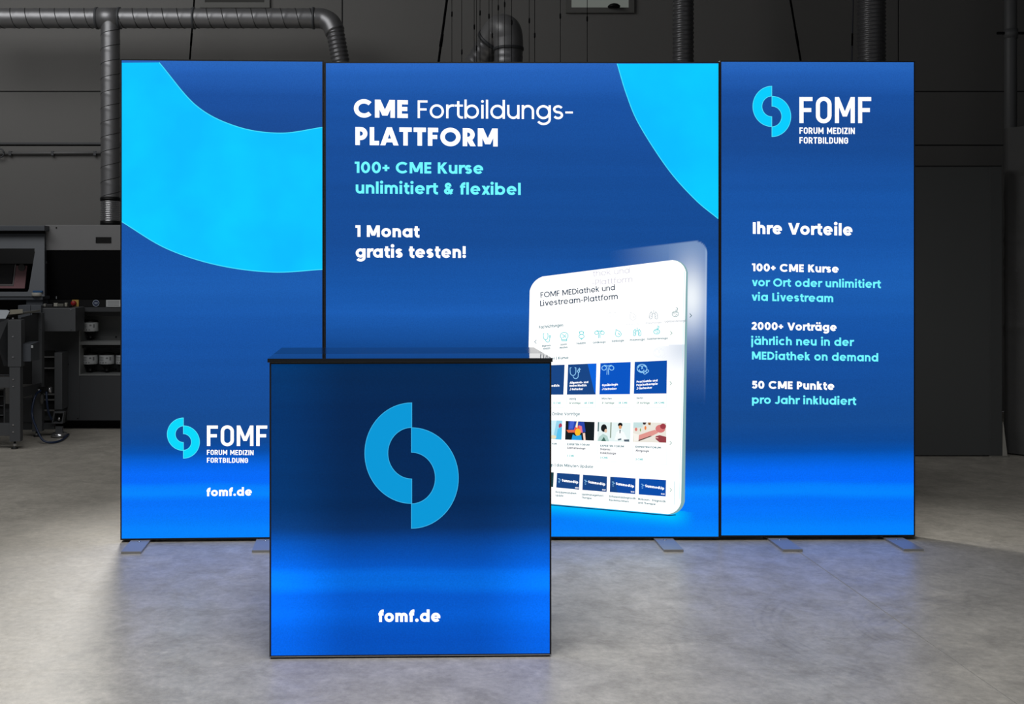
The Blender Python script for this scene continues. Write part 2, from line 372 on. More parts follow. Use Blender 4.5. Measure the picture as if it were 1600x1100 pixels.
# tarp covered rack
def tarp():
    t = thing('covered_rack', 'tall rack wrapped in a creased dark tarpaulin at the right edge', 'rack', (0,0,0))
    xa, xb = PX(1569.5,8.0), 5.25
    nx, nz, ny = 40, 110, 14; vs = []; fs = []
    def P(u, s):   # u: around (0..1 left side, 1..2 front), s: height 0..1
        H = 2.395
        z = 0.012+(H-0.012)*s
        if u < 1: x, y, nrm = xa+0.52*(1-u), YY(8.0)+0.9*(1-u), Vector((-1,0,0))
        else: x, y, nrm = xa+(xb-xa)*(u-1), YY(8.0)-0.95*(u-1), Vector((0,-1,0))
        if s > 0.9: z += 0.05*(u-1 if u > 1 else 0)
        p = Vector((x, y, z))
        k = 0.018*noise.noise(Vector((x*2.5+7, y*2.5, z*1.6)))+0.012*noise.noise(Vector((x*9, y*9, z*4)))
        k += 0.009*math.exp(-((s-0.36-0.05*noise.noise(Vector((x*3,y*3,1))))/0.012)**2)+0.007*math.exp(-((s-0.655)/0.01)**2)
        k += 0.008*math.exp(-(((z-1.25)-(x-xa)*2.2)/0.03)**2) - 0.008*math.exp(-(((z-1.9)+(x-xa)*2.6)/0.03)**2)
        k += 0.010*max(0, math.sin((x+y)*26))*(1-s)**2
        if s > 0.86 and u > 0.8: k += 0.014
        return p+nrm*k
    cols = [i/ny for i in range(ny)]+[1+i/nx for i in range(nx+1)]
    for u in cols:
        for j in range(nz+1): vs.append(P(u, j/nz))
    n = nz+1
    for i in range(len(cols)-1):
        for j in range(nz): fs.append((i*n+j, (i+1)*n+j, (i+1)*n+j+1, i*n+j+1))
    b0 = len(vs)
    vs += [Vector((xb, YY(8.0)+0.9, 0.012)), Vector((xb, YY(8.0)+0.9, 2.36))]
    o = mesh('cover', vs, fs, M_tarp, t, smooth=True)
    # top
    top = [vs[i*n+nz] for i in range(len(cols))]+[vs[b0+1]]
    mesh('cover_top', top, [tuple(range(len(top)))], M_tarp, t)
    for x, y in ((xa+0.15,YY(8.0)+0.1),(xb-0.06,YY(8.0)-0.6),(xa+0.6,YY(8.0)+0.8),(xb-0.06,YY(8.0)+0.8)):
        if 1: box('rack_leg', x-0.02, x+0.02, y-0.02, y+0.02, 0, 2.2, M_steel, t)
tarp()

# ------------------------------------------------------------------ stroke font (all lettering is drawn here)
def arc(cx, cy, rx, ry, a0, a1, n=None):
    n = n or max(4, int(abs(a1-a0)/12))
    return [(cx+rx*math.cos(math.radians(a0+(a1-a0)*i/n)), cy+ry*math.sin(math.radians(a0+(a1-a0)*i/n))) for i in range(n+1)]
def stroke_polys(pts, w, closed=False):
    """ribbon of width w along pts -> list of quads"""
    P = []
    for p in pts:
        v = Vector((p[0], p[1]))
        if not P or (v-P[-1]).length > 0.012*w: P.append(v)
    if closed and (P[0]-P[-1]).length < 0.012*w: P.pop()
    n = len(P); L = []; R = []
    for i in range(n):
        a = P[i-1] if (i or closed) else None; b = P[(i+1) % n] if (i < n-1 or closed) else None
        d1 = (P[i]-a).normalized() if a is not None else None; d2 = (b-P[i]).normalized() if b is not None else None
        if d1 is None: d1 = d2
        if d2 is None: d2 = d1
        n1 = Vector((-d1.y, d1.x)); n2 = Vector((-d2.y, d2.x)); nn = n1+n2
        nn = n1 if nn.length < 1e-4 else nn.normalized()
        s = min(1/max(0.3, nn.dot(n1)), 2.2)
        L.append(P[i]+nn*w/2*s); R.append(P[i]-nn*w/2*s)
    return [[R[i], R[(i+1) % n], L[(i+1) % n], L[i]] for i in range(n if closed else n-1)]
def circ(cx, cy, rx, ry=None, n=28): 
    ry = ry or rx
    return [Vector((cx+rx*math.cos(2*PI*i/n), cy+ry*math.sin(2*PI*i/n))) for i in range(n)]
def glyph(ch, w, style):
    """returns (list of polygons, advance); cap height 1"""
    h = w/2; X = 0.775; A = 1.06; D = -0.27; out = []
    R = X/2+0.008; r = R-h; sb = 0.062
    st = lambda pts, closed=False: out.extend(stroke_polys(pts, w, closed))
    hw = w*1.06
    def dg(x0, y0, x1, y1, k=1.0):
        out.append([Vector((x0-hw*k/2, y0)), Vector((x0+hw*k/2, y0)), Vector((x1+hw*k/2, y1)), Vector((x1-hw*k/2, y1))])
    def vs(x, y0, y1): out.append([Vector((x-h, y0)), Vector((x+h, y0)), Vector((x+h, y1)), Vector((x-h, y1))])
    def hs(x0, x1, y, k=1.0): out.append([Vector((x0, y-h*k)), Vector((x1, y-h*k)), Vector((x1, y+h*k)), Vector((x0, y+h*k))])
    um = ch in 'äöü'; base = {'ä':'a','ö':'o','ü':'u'}.get(ch, ch)
    W = 0.6
    if style == 'din' and base in 'FOMRUEDIZNTBLG':
        b = base; cr = 0.2
        def rr(x0, x1, y0, y1, k=0.26):   # stadium like bowl on the centreline
            k = min(k, (x1-x0)/2, (y1-y0)/2)
            return arc(x1-k, y1-k, k, k, 0, 90, 6)+arc(x0+k, y1-k, k, k, 90, 180, 6)+arc(x0+k, y0+k, k, k, 180, 270, 6)+arc(x1-k, y0+k, k, k, 270, 360, 6)
        if b == 'F': W = .50; vs(h,0,1); hs(h,W,1-h); hs(h,W-.05,.50)
        elif b == 'E': W = .50; vs(h,0,1); hs(h,W,1-h); hs(h,W-.05,.51); hs(h,W,h)
        elif b == 'L': W = .48; vs(h,0,1); hs(h,W,h)
        elif b == 'T': W = .56; vs(W/2,0,1); hs(0,W,1-h)
        elif b == 'I': W = w; vs(h,0,1)
        elif b == 'O': W = .60; st(rr(h,W-h,h-.01,1-h+.01), True)
        elif b == 'M': W = .76; vs(h,0,1); vs(W-h,0,1); dg(h,1,W/2,.25,.95); dg(W-h,1,W/2,.25,.95)
        elif b == 'N': W = .62; vs(h,0,1); vs(W-h,0,1); dg(h,1,W-h,0,1.05)
        elif b == 'Z': W = .52; hs(0,W,1-h); hs(0,W,h); dg(W-w*.62,1-h,w*.62,h,1.2)
        elif b == 'U': W = .60; k=.24; st([(h,1)]+arc(h+k,h+k-.01,k,k,180,270,6)+arc(W-h-k,h+k-.01,k,k,270,360,6)+[(W-h,1)])
        elif b == 'D': W = .59; k=.26; st([(h,h)]+[(W-h-k,h)]+arc(W-h-k,h+k,k,k,270,360,6)[1:]+arc(W-h-k,1-h-k,k,k,0,90,6)+[(h,1-h)]); vs(h,0,1)
        elif b == 'R': W = .58; k=(1-h-.44)/2; vs(h,0,1); st([(h,1-h),(W-h-k,1-h)]+arc(W-h-k,1-h-k,k,k,90,-90,10)+[(h,.44)]); dg(W-h-.16,.46,W-h,0,1.05)
        elif b == 'B':
            W = .58; k=(1-h-.52)/2; vs(h,0,1); st([(h,1-h),(W-.03-h-k,1-h)]+arc(W-.03-h-k,1-h-k,k,k,90,-90,10)+[(h,.52)])
            k=(.52-h)/2; st([(h,.52),(W-h-k,.52)]+arc(W-h-k,.52-k,k,k,90,-90,10)+[(h,h)])
        elif b == 'G':
            W = .60; k=.24; st([(W-h,.74)]+arc(W-h-k,1-h-k+.01,k,k,0,90,6)+arc(h+k,1-h-k+.01,k,k,90,180,6)+arc(h+k,h+k-.01,k,k,180,270,6)+arc(W-h-k,h+k-.01,k,k,270,360,6)+[(W-h,.50),(W-.30,.50)])
        return out, W+0.13
    b = base
    if b == ' ': return [], 0.40
    if b == 'o': W = 2*R; st(arc(R,X/2,r,r,0,348,30), True)
    elif b == 'a': W = 2*R+.02; st(arc(R,X/2,r,r,0,348,30), True); vs(W-h,0,X)
    elif b == 'd': W = 2*R+.02; st(arc(R,X/2,r,r,0,348,30), True); vs(W-h,0,A)
    elif b == 'q': W = 2*R+.02; st(arc(R,X/2,r,r,0,348,30), True); vs(W-h,D,X)
    elif b == 'b': W = 2*R+.02; st(arc(W-R,X/2,r,r,0,348,30), True); vs(h,0,A)
    elif b == 'p': W = 2*R+.02; st(arc(W-R,X/2,r,r,0,348,30), True); vs(h,D,X)
    elif b == 'g':
        W = 2*R+.02; st(arc(R,X/2,r,r,0,348,30), True)
        st([(W-h,X),(W-h,.02)]+arc(R+.01,.0,R+.01-h,abs(D)+.07-h,0,-150,14))
    elif b == 'e': W = 2*R; st(arc(R,X/2,r,r,-4,318-0,30) if False else arc(R,X/2,r,r,0,322,30)); hs(R-r,R+r+h*0.9,X/2-h*.05,.62)
    elif b == 'c': W = 2*R-.08; st(arc(R,X/2,r,r,48,312,26))
    elif b == 's':
        W = .56; ry=(X-w)/4+.004; rx=.27-h*.85
        st(arc(W/2,X-h-ry+.008,rx,ry,25,250,14)+arc(W/2,h+ry-.008,rx,ry,70,-155,14))
    elif b in 'nh': 
        W = .69; k=(W-w)/2; vs(h,0,A if b=='h' else X); st(arc(h+k,X-h-k+.01,k,k,180,0,16)+[(W-h,0)])
    elif b == 'u': W = .69; k=(W-w)/2; vs(W-h,0,X); st([(h,X)]+arc(h+k,h+k-.01,k,k,180,360,16))
    elif b == 'm':
        k=(.64-w)/2; W = .64*2-w; vs(h,0,X); st(arc(h+k,X-h-k+.01,k,k,180,0,14)+[(h+2*k,0)]); st(arc(h+3*k,X-h-k+.01,k,k,180,0,14)+[(h+4*k,0)])
    elif b == 'r': W = .40; k=.30; vs(h,0,X); st(arc(h+k,X-h-k+.012,k,k,180,72,8))
    elif b == 't': W = .44; W=.45; st([(.19,X+.19),(.19,.20)]+arc(.19+.18,.18+h*.8,.18,.18,180,262,6)+[(W-.0,h*.8)]); hs(0,W,X-h*.9,.9)
    elif b == 'f': W = .42; vs(.17,0,A-.24); st([(.17,.7)]+arc(.17+.2,A-h-.20,.20,.20,180,90,7)+[(.44,A-h)]); hs(0,W,X-h*.9,.9)
    elif b == 'i': W = max(w,.05)*1.1; vs(W/2,0,X); out.append(circ(W/2,X+.14+w*.4,w*.62,n=16))
    elif b == 'j': W = w*1.1; st([(W/2,X),(W/2,D+.1)]+arc(W/2-.12,D+.12,.12,.12,0,-80,6)); out.append(circ(W/2,X+.14+w*.4,w*.62,n=16))
    elif b == 'l': W = w; vs(h,0,A)
    elif b == 'k': W = .62; vs(h,0,A); dg(h+.02,X*.42,W-hw/2-.03,X,1.15); dg(h+.16,X*.56,W-hw/2,0,1.15)
    elif b == 'v': W = .70; dg(hw/2,X,W/2,0); dg(W-hw/2,X,W/2,0)
    elif b == 'w': W = 1.0; dg(hw/2,X,W*.29,0); dg(W/2,X,W*.29,0); dg(W/2,X,W*.71,0); dg(W-hw/2,X,W*.71,0)
    elif b == 'y': W = .70; dg(hw/2,X,W/2,0); dg(W-hw/2,X,W*.30,D)
    elif b == 'x': W = .66; dg(hw/2,X,W-hw/2,0,1.1); dg(W-hw/2,X,hw/2,0,1.1)
    elif b == 'z': W = .56; hs(0,W,X-h*.9,.9); hs(0,W,h*.9,.9); dg(W-hw*.6,X-h,hw*.6,h,1.1)
    elif b == '-': W = .42; hs(0,W,.38,.85)
    elif b == '+': W = .56; hs(0,W,.46,.85); vs(W/2,.46-W/2,.46+W/2)
    elif b == '.': W = w*1.15; out.append(circ(W/2,w*.58,w*.6,n=16))
    elif b == '!': W = w*1.15; vs(W/2,.33,1.0); out.append(circ(W/2,w*.56,w*.6,n=16))
    elif b == '|': W = w; vs(h,-.15,1.05)
    elif b == '/': W = .4; dg(h,-.05,W-h,1.05)
    elif b == ':': W = w*1.1; out.append(circ(W/2,w*.55,w*.55,n=10)); out.append(circ(W/2,.6,w*.55,n=10))
    elif b == '&':
        W = .76; k=.19-h*.3
        st(arc(.33,1-h-k+.01,k,k,-20,200,14)+[(.62,.0+h*.3)]); st([(.33+k*.9,.66),(.30,.52)]+arc(.29,.27,.29-h,.27-h,120,300,12)+[(.60,.30),(W-h,.46)])
    elif b in 'OQ': W = 1.06; st(arc(.53,.5,.54-h,.515-h,0,350,36), True)
    elif b == 'C': W = .98; st(arc(.53,.5,.54-h,.515-h,42,318,32))
    elif b == 'G': W = 1.04; st(arc(.53,.5,.54-h,.515-h,42,350,32)+[(1.04-h,.46)]); hs(.55,1.04,.44,.9)
    elif b == 'M': W = 1.06; vs(h,0,1); vs(W-h,0,1); dg(hw*.6,1,W/2,.12,1.1); dg(W-hw*.6,1,W/2,.12,1.1)
    elif b == 'N': W = .88; vs(h,0,1); vs(W-h,0,1); dg(hw*.55,1,W-hw*.55,0,1.15)
    elif b == 'E': W = .56; vs(h,0,1); hs(h,W,1-h,1); hs(h,W-.03,.505,.95); hs(h,W,h,1)
    elif b == 'F': W = .55; vs(h,0,1); hs(h,W,1-h,1); hs(h,W-.05,.49,.95)
    elif b == 'L': W = .50; vs(h,0,1); hs(h,W,h)
    elif b == 'T': W = .66; vs(W/2,0,1); hs(0,W,1-h)
    elif b == 'I': W = w; vs(h,0,1)
    elif b == 'H': W = .80; vs(h,0,1); vs(W-h,0,1); hs(h,W-h,.5)
    elif b == 'A': W = .96; dg(hw/2,0,W/2,1,1.05); dg(W-hw/2,0,W/2,1,1.05); hs(.24,.72,.27,.85)
    elif b == 'V': W = .96; dg(hw/2,1,W/2,0,1.05); dg(W-hw/2,1,W/2,0,1.05)
    elif b == 'K': W = .76; vs(h,0,1); dg(h+.05,.42,W-hw/2-.02,1,1.2); dg(h+.20,.56,W-hw/2,0,1.2)
    elif b == 'X': W = .8; dg(hw/2,1,W-hw/2,0,1.1); dg(W-hw/2,1,hw/2,0,1.1)
    elif b == 'Z': W = .66; hs(0,W,1-h); hs(0,W,h); dg(W-hw*.6,1-h,hw*.6,h,1.2)
    elif b == 'J': W = .52; k=.25-h*.4; st([(W-h,1),(W-h,k+h)]+arc(W-h-k,k+h-.01,k,k,0,-150,12))
    elif b == 'U': W = .80; k=W/2-h; st([(h,1)]+arc(h+k,h+k-.01,k,k,180,360,18)+[(W-h,1)])
    elif b == 'D': W = .84; k=.5-h; vs(h,0,1); st([(h,1-h),(W-h-k,1-h)]+arc(W-h-k,.5,k,k,90,-90,20)+[(h,h)])
    elif b in 'PR':
        W = .64; k=(1-h-.38)/2+0; k=(1-h-(.36+h*.3))/2; vs(h,0,1); st([(h,1-h),(W-h-k,1-h)]+arc(W-h-k,1-h-k,k,k,90,-90,14)+[(h,1-h-2*k)])
        if b == 'R': W = .68; dg(.30+h*.2,.42,W-hw/2,0,1.15)
    elif b == 'B':
        W = .66; k=(1-h-.52)/2; vs(h,0,1); st([(h,1-h),(W-.05-h-k,1-h)]+arc(W-.05-h-k,1-h-k,k,k,90,-90,12)+[(h,.52)])
        k=(.52-h)/2; st([(h,.52),(W-h-k,.52)]+arc(W-h-k,.52-k,k,k,90,-90,12)+[(h,h)])
    elif b == 'S':
        W = .64; ry=(1-w)/4+.004; rx=.31-h*.85
        st(arc(W/2,1-h-ry+.01,rx,ry,25,255,16)+arc(W/2,h+ry-.01,rx,ry,75,-155,16))
    elif b == '0': W = .74; st(arc(.37,.5,.37-h,.515-h,0,350,30), True)
    elif b == '1': W = .17+w; vs(W-h,0,1); hs(0,W-h,1-h*.9,.9)
    elif b == '2': W = .62; k=.30-h*.8; st(arc(.31,1-h-k+.01,k,k,165,-38,14)+[(.12,h)]); hs(0,W,h)
    elif b == '3': W = .6; k=.25-h*.3; st(arc(.29,1-h-k*1,k,k,150,-90,12)); st(arc(.29,h+k,k*1.05,k*1.05,90,-150,12))
    elif b == '4': W = .7; vs(W-.16-h,0,1); hs(0,W,.24); dg(W-.2-h,1,.1,.24)
    elif b == '5': W = .62; k=.30-h*.6; hs(.08,W-.03,1-h); st([(.08+h*.9,1-h),(.05+h*.9,.50)]) ; st(arc(.31,h+k-.01,k,k,140,-155,16))
    elif b in '69':
        W = .66; k=.31-h
        if b == '6': st(arc(.33,.32,k,k,0,350,20), True); st([(.33-k,.36),(.42,1)])
        else: st(arc(.33,.68,k,k,0,350,20), True); st([(.33+k,.64),(.24,0)])
    elif b == '7': W = .6; hs(0,W,1-h); dg(W-hw*.6,1-h,.18,0,1.1)
    elif b == '8': W = .64; k=.25-h*.55; st(arc(.32,1-h-k+.01,k,k,0,350,18), True); st(arc(.32,h+k*1.1-.01,k*1.15,k*1.15,0,350,18), True)
    else: W = .6; st([(h,h),(W-h,h),(W-h,1-h),(h,1-h)], True)
    if um:
        for dx in (-.16, .16): out.append(circ(W/2+dx, X+.15+w*.3, w*.52, n=12))
    side = sb*2
    if b in 'vwyVAx': side = 0.05
    if b == 'T': side = 0.10
    if b == 'L': side = 0.07
    if b in 'rtf': side = 0.085
    return out, W+side
def text_polys(s, w, style='pop'):
    x = 0.0; polys = []; x1 = 0
    for ch in s:
        g, adv = glyph(ch, w, style)
        for p in g: polys.append([Vector((q.x+x, q.y)) for q in p])
        x += adv
    xs = [q.x for p in polys for q in p]
    return polys, min(xs), max(xs)

class Plane:
    """upright plane (panel front); turns positions read off the photograph into the panel's own coordinates"""
    def __init__(s, origin, yaw):
        s.o = Vector(origin); s.yaw = yaw
        s.u = Vector((math.cos(yaw), math.sin(yaw), 0)); s.n = Vector((math.sin(yaw), -math.cos(yaw), 0))
    def loc(s, px, py, lift=0.0):
        dr = Vector(((px-CX)/F, 1, (CY-py)/F)); c = Vector((0, CAMY, CAMZ))
        t = (s.o-c).dot(s.n)/dr.dot(s.n); p = c+dr*t-s.o
        return Vector((p.dot(s.u), -lift, p.z))
def print_polys(name, pl, polys, m, parent, lift, label=None):
    vs = []; fs = []
    for p in polys:
        i = len(vs); vs += [pl.loc(q[0], q[1], lift) for q in p]; fs.append(tuple(range(i, i+len(p))))
    o = mesh(name, vs, fs, m, parent)
    if label: o['label'] = label
    return o
def text(pl, parent, s, x0, y0, x1, y1, cap, w, m, lift=0.0015, style='pop', name='lettering', label=None, shear=0.0):
    polys, a, b = text_polys(s, w, style)
    if ' ' in s and parent is not tab:          # every word a piece of its own
        full = b-a; k = 0
        for word in s.split(' '):
            pa, _, _ = text_polys(s[:k]+word, w, style); pb = text_polys(s[:k], w, style)[0] if s[:k].strip() else []
            P_ = pa[len(pb):]; ux = Vector(((x1-x0)/full, (y1-y0)/full)); uy = Vector((shear, -cap)); o = Vector((x0, y0))
            print_polys(name, pl, [[o+ux*(q.x-a)+uy*q.y for q in p] for p in P_], m, parent, lift, label)
            k += len(word)+1
        return
    ux = Vector(((x1-x0)/(b-a), (y1-y0)/(b-a))); uy = Vector((shear, -cap)); o = Vector((x0, y0))
    P = [[o+ux*(q.x-a)+uy*q.y for q in p] for p in polys]
    return print_polys(name, pl, P, m, parent, lift, label)
tab = None
def pline(pts, w, closed=False):   # polyline ribbon in photo units
    return stroke_polys(pts, w, closed)

# ------------------------------------------------------------------ backlit fabric
def fabric(name, stops, x_terms=(), weave=True, streak=0.045):
    """stops: (height in m, sRGB). the print's own vertical gradient, LED banding as horizontal streaks"""
    m = bpy.data.materials.new(name); m.use_nodes = True; nt = m.node_tree; N = nt.nodes; L = nt.links
    p = N['Principled BSDF']; p.inputs['Base Color'].default_value = (0.003, 0.004, 0.006, 1); p.inputs['Roughness'].default_value = 0.7
    p.inputs['Specular IOR Level'].default_value = 0.06
    tc = N.new('ShaderNodeTexCoord'); sep = N.new('ShaderNodeSeparateXYZ'); L.new(tc.outputs['Object'], sep.inputs[0])
    lo, hi = 0.0, 2.45
    # wobble the height a little so that the bands are not ruler straight
    wn = N.new('ShaderNodeTexNoise'); wn.inputs['Scale'].default_value = 1.3; L.new(tc.outputs['Object'], wn.inputs['Vector'])
    wm = N.new('ShaderNodeMath'); wm.operation = 'MULTIPLY_ADD'; L.new(wn.outputs['Fac'], wm.inputs[0]); wm.inputs[1].default_value = 0.05; L.new(sep.outputs['Z'], wm.inputs[2])
    mr = N.new('ShaderNodeMapRange'); L.new(wm.outputs[0], mr.inputs['Value']); mr.inputs['From Min'].default_value = lo+.025; mr.inputs['From Max'].default_value = hi+.025
    cr = N.new('ShaderNodeValToRGB'); L.new(mr.outputs[0], cr.inputs[0]); cr.color_ramp.interpolation = 'B_SPLINE' if False else 'LINEAR'
    E = cr.color_ramp.elements; st = sorted(stops)
    while len(E) < len(st): E.new(0.5)
    for e_, (z, c) in zip(E, st): e_.position = (z-lo)/(hi-lo); e_.color = (*lin(c), 1)
    cur = cr.outputs[0]
    # horizontal streaks
    mp = N.new('ShaderNodeMapping'); mp.inputs['Scale'].default_value = (0.25, 1, 9); L.new(tc.outputs['Object'], mp.inputs['Vector'])
    n1 = N.new('ShaderNodeTexNoise'); n1.inputs['Scale'].default_value = 1.6; n1.inputs['Detail'].default_value = 3; L.new(mp.outputs[0], n1.inputs['Vector'])
    r1 = N.new('ShaderNodeMapRange'); L.new(n1.outputs['Fac'], r1.inputs['Value']); r1.inputs['From Min'].default_value = 0.3; r1.inputs['From Max'].default_value = 0.7
    r1.inputs['To Min'].default_value = 1-streak; r1.inputs['To Max'].default_value = 1+streak
    # fine weave
    n2 = N.new('ShaderNodeTexNoise'); n2.inputs['Scale'].default_value = 190; n2.inputs['Detail'].default_value = 3; L.new(tc.outputs['Object'], n2.inputs['Vector'])
    r2 = N.new('ShaderNodeMapRange'); L.new(n2.outputs['Fac'], r2.inputs['Value']); r2.inputs['From Min'].default_value = 0.3; r2.inputs['From Max'].default_value = 0.7
    r2.inputs['To Min'].default_value = 0.91; r2.inputs['To Max'].default_value = 1.09
    mu = N.new('ShaderNodeMath'); mu.operation = 'MULTIPLY'; L.new(r1.outputs[0], mu.inputs[0]); L.new(r2.outputs[0], mu.inputs[1])
    fac = mu.outputs[0]
    for (axis, a, b, va, vb) in x_terms:       # LED bars in the side profiles: brightness along the width
        rr = N.new('ShaderNodeMapRange'); rr.interpolation_type = 'SMOOTHSTEP'; L.new(sep.outputs[axis], rr.inputs['Value'])
        rr.inputs['From Min'].default_value = a; rr.inputs['From Max'].default_value = b; rr.inputs['To Min'].default_value = va; rr.inputs['To Max'].default_value = vb
        k = N.new('ShaderNodeMath'); k.operation = 'MULTIPLY'; L.new(fac, k.inputs[0]); L.new(rr.outputs[0], k.inputs[1]); fac = k.outputs[0]
    L.new(cur, p.inputs['Emission Color']); L.new(fac, p.inputs['Emission Strength'])
    return m
def zr(y, Z=5.5): return PZ(y, Z)
ST_SIDE = [(zr(97),(40,102,188)),(zr(112),(34,94,180)),(zr(150),(24,78,156)),(zr(210),(22,72,144)),(zr(300),(22,82,162)),(zr(380),(22,84,166)),(zr(450),(26,92,176)),(zr(520),(20,82,164)),(zr(600),(19,76,152)),
           (zr(660),(18,72,142)),(zr(690),(10,72,150)),(zr(704),(2,78,170)),(zr(716),(0,92,206)),(zr(735),(0,105,245)),(zr(752),(0,106,250)),(zr(760),(0,128,255)),(zr(770),(0,132,255)),(zr(782),(0,112,248)),(zr(805),(0,118,252)),(zr(825),(0,130,255)),(zr(842),(0,132,255))]
ST_MID = [(zr(97),(42,104,196)),(zr(112),(34,96,184)),(zr(160),(22,80,160)),(zr(230),(20,76,152)),(zr(300),(18,74,148)),(zr(380),(18,74,148)),(zr(450),(20,84,166)),(zr(490),(24,90,176)),(zr(540),(16,72,144)),
           (zr(640),(14,66,134)),(zr(700),(14,66,132)),(zr(722),(8,88,182)),(zr(740),(4,98,210)),(zr(756),(2,112,236)),(zr(766),(0,132,255)),(zr(782),(0,122,250)),(zr(805),(0,120,250)),(zr(842),(0,136,255))]
ZC = 3.855
ST_CTR = [(PZ(563,ZC),(0,40,84)),(PZ(640,ZC),(0,36,80)),(PZ(790,ZC),(0,38,84)),(PZ(825,ZC),(3,46,100)),(PZ(850,ZC),(1,66,150)),(PZ(885,ZC),(0,82,188)),(PZ(897,ZC),(0,100,216)),(PZ(915,ZC),(0,104,220)),(PZ(932,ZC),(0,86,200)),(PZ(960,ZC),(0,90,206)),(PZ(1000,ZC),(0,78,186)),(PZ(1028,ZC),(0,80,188))]
CY_A = glow('print_cyan', (0,203,255)); CY_B = glow('print_cyan_edge', (70,225,255)); CY_T = glow('print_pale_cyan', (112,246,255), 1.05)
WH = glow('print_white', (255,255,255), 1.25)

def cyan_fabric(name, c0=(0,196,255), c1=(0,212,255)):
    m = glow(name, c0); nt = m.node_tree; N = nt.nodes; L = nt.links; p = N['Principled BSDF']
    tc = N.new('ShaderNodeTexCoord'); n = N.new('ShaderNodeTexNoise'); n.inputs['Scale'].default_value = 2.2; n.inputs['Detail'].default_value = 3
    L.new(tc.outputs['Object'], n.inputs['Vector']); mx = N.new('ShaderNodeMix'); mx.data_type = 'RGBA'
    r = N.new('ShaderNodeMapRange'); L.new(n.outputs['Fac'], r.inputs['Value']); r.inputs['From Min'].default_value = .35; r.inputs['From Max'].default_value = .65
    L.new(r.outputs[0], mx.inputs['Factor']); mx.inputs['A'].default_value = (*lin(c0),1); mx.inputs['B'].default_value = (*lin(c1),1)
    L.new(mx.outputs['Result'], p.inputs['Emission Color']); return m
CYF = cyan_fabric('print_cyan_field', (0,190,255), (0,206,255))

def make_lightbox(name, label, origin, yaw, width, z0, z1, fab, depth=0.10, edge=0.0065, feet=(), fz=0.012):
    t = thing(name, label, 'light box', origin, yaw)
    bm = bmesh.new()   # extruded frame, four sides
    bx(bm, 0, edge, 0.0, depth, z0, z1); bx(bm, width-edge, width, 0.0, depth, z0, z1)
    bx(bm, edge, width-edge, 0.0, depth, z0, z0+edge*1.2); bx(bm, edge, width-edge, 0.0, depth, z1-edge, z1)
    bmobj('frame', bm, M_blackedge, t)
    # tensioned fabric: slightly recessed, rounded into the groove
    box('printed_fabric', edge, width-edge, 0.001, 0.006, z0+edge*1.2, z1-edge, fab, t)
    box('back_fabric', edge, width-edge, depth-0.006, depth-0.002, z0+edge, z1-edge, mat('black_lining', (14,14,15), 0.9), t)
    for fx in feet:
        f = box('foot', fx-0.048, fx+0.048, -0.215, 0.30, 0.0, 0.0115, M_alu, t, 0.0015)
        for yy in (0.03, 0.07): lathe('screw', [(0.008,0),(0.008,0.002),(0.004,0.003)], M_chrome, f, (fx, -0.03 if yy == 0.03 else 0.2, 0.0115), 10)
    return t
# ---- left panel
yawL = math.atan2(0.04, 1.0162); OL = Vector((-1.474, -0.040, 0)); WL = 1.017
PL = Plane(OL, yawL)
mL = fabric('backlit_blue_left', ST_SIDE)
tL = make_lightbox('light_box', 'narrow backlit blue panel with a big cyan ring segment, left of the wide panel', OL, yawL, WL, 0.0125, 2.427, mL, feet=(0.100, 0.728))
# ---- wide middle panel
OM = Vector((PX(507.2,5.5), 0.0, 0)); WM = PX(1124.6,5.5)-OM.x; PM = Plane(OM, 0)
mM = fabric('backlit_blue_middle', ST_MID)
tM = make_lightbox('light_box', 'wide backlit blue panel with the heading and the white tablet, in the middle', OM, 0, WM, 0.0125, 2.420, mM, feet=(0.30, WM-0.284))
# ---- right panel
OR_ = Vector((PX(1124.9,5.5)+0.001, 0.001, 0)); WR = PX(1429.6,5.515)-OR_.x; yawR = 0.012
PR = Plane(OR_, yawR)
mR = fabric('backlit_blue_right', ST_SIDE)
tR = make_lightbox('light_box', 'narrow backlit blue panel with the list of advantages, right of the wide panel', OR_, yawR, WR, 0.0185, 2.427, mR, feet=(0.292, WR-0.108))

# big cyan ring segments
def catm(pts, n=14): return [(p.x, p.y) for p in smoothpath([(x, y, 0) for x, y in pts], n)]
inner = catm([(248.6,97.6),(307.2,165.5),(370.8,198),(438,208),(503.6,199)])
outer = catm([(190.4,346.5),(259.5,388),(339,414),(425,425.2),(503.6,421)])
poly = [(190.4,98)]+inner+outer[::-1]
def strip_between(a, b): # both same length
    return [[Vector(a[i]), Vector(a[i+1]), Vector(b[i+1]), Vector(b[i])] for i in range(len(a)-1)]
top = [(190.4,98)]+[(190.4+ (inner[0][0]-190.4)*k/6, 98-0.05*k) for k in range(1,6)]+inner
def resamp2(p, n):
    P = [Vector(q) for q in p]; L = [0]
    for a, b in zip(P, P[1:]): L.append(L[-1]+(b-a).length)
    out = []
    for i in range(n):
        s = L[-1]*i/(n-1); j = 0
        while j < len(L)-2 and L[j+1] < s: j += 1
        out.append(P[j]+(P[j+1]-P[j])*((s-L[j])/max(1e-6, L[j+1]-L[j])))
    return out
def fill_poly(name, pl, pts, m, parent, lift):
    bm = bmesh.new(); vs = [bm.verts.new(pl.loc(x, y, lift)) for x, y in pts]
    f = bm.faces.new(vs); bmesh.ops.triangulate(bm, faces=[f])
    return bmobj(name, bm, m, parent)
o = fill_poly('ring_segment', PL, poly, CYF, tL, 0.0005); o['label'] = 'cyan ring segment'
print_polys('ring_outline', PL, pline(inner, 1.3), CY_B, tL, 0.001); print_polys('ring_outline', PL, pline(outer, 1.3), CY_B, tL, 0.001)
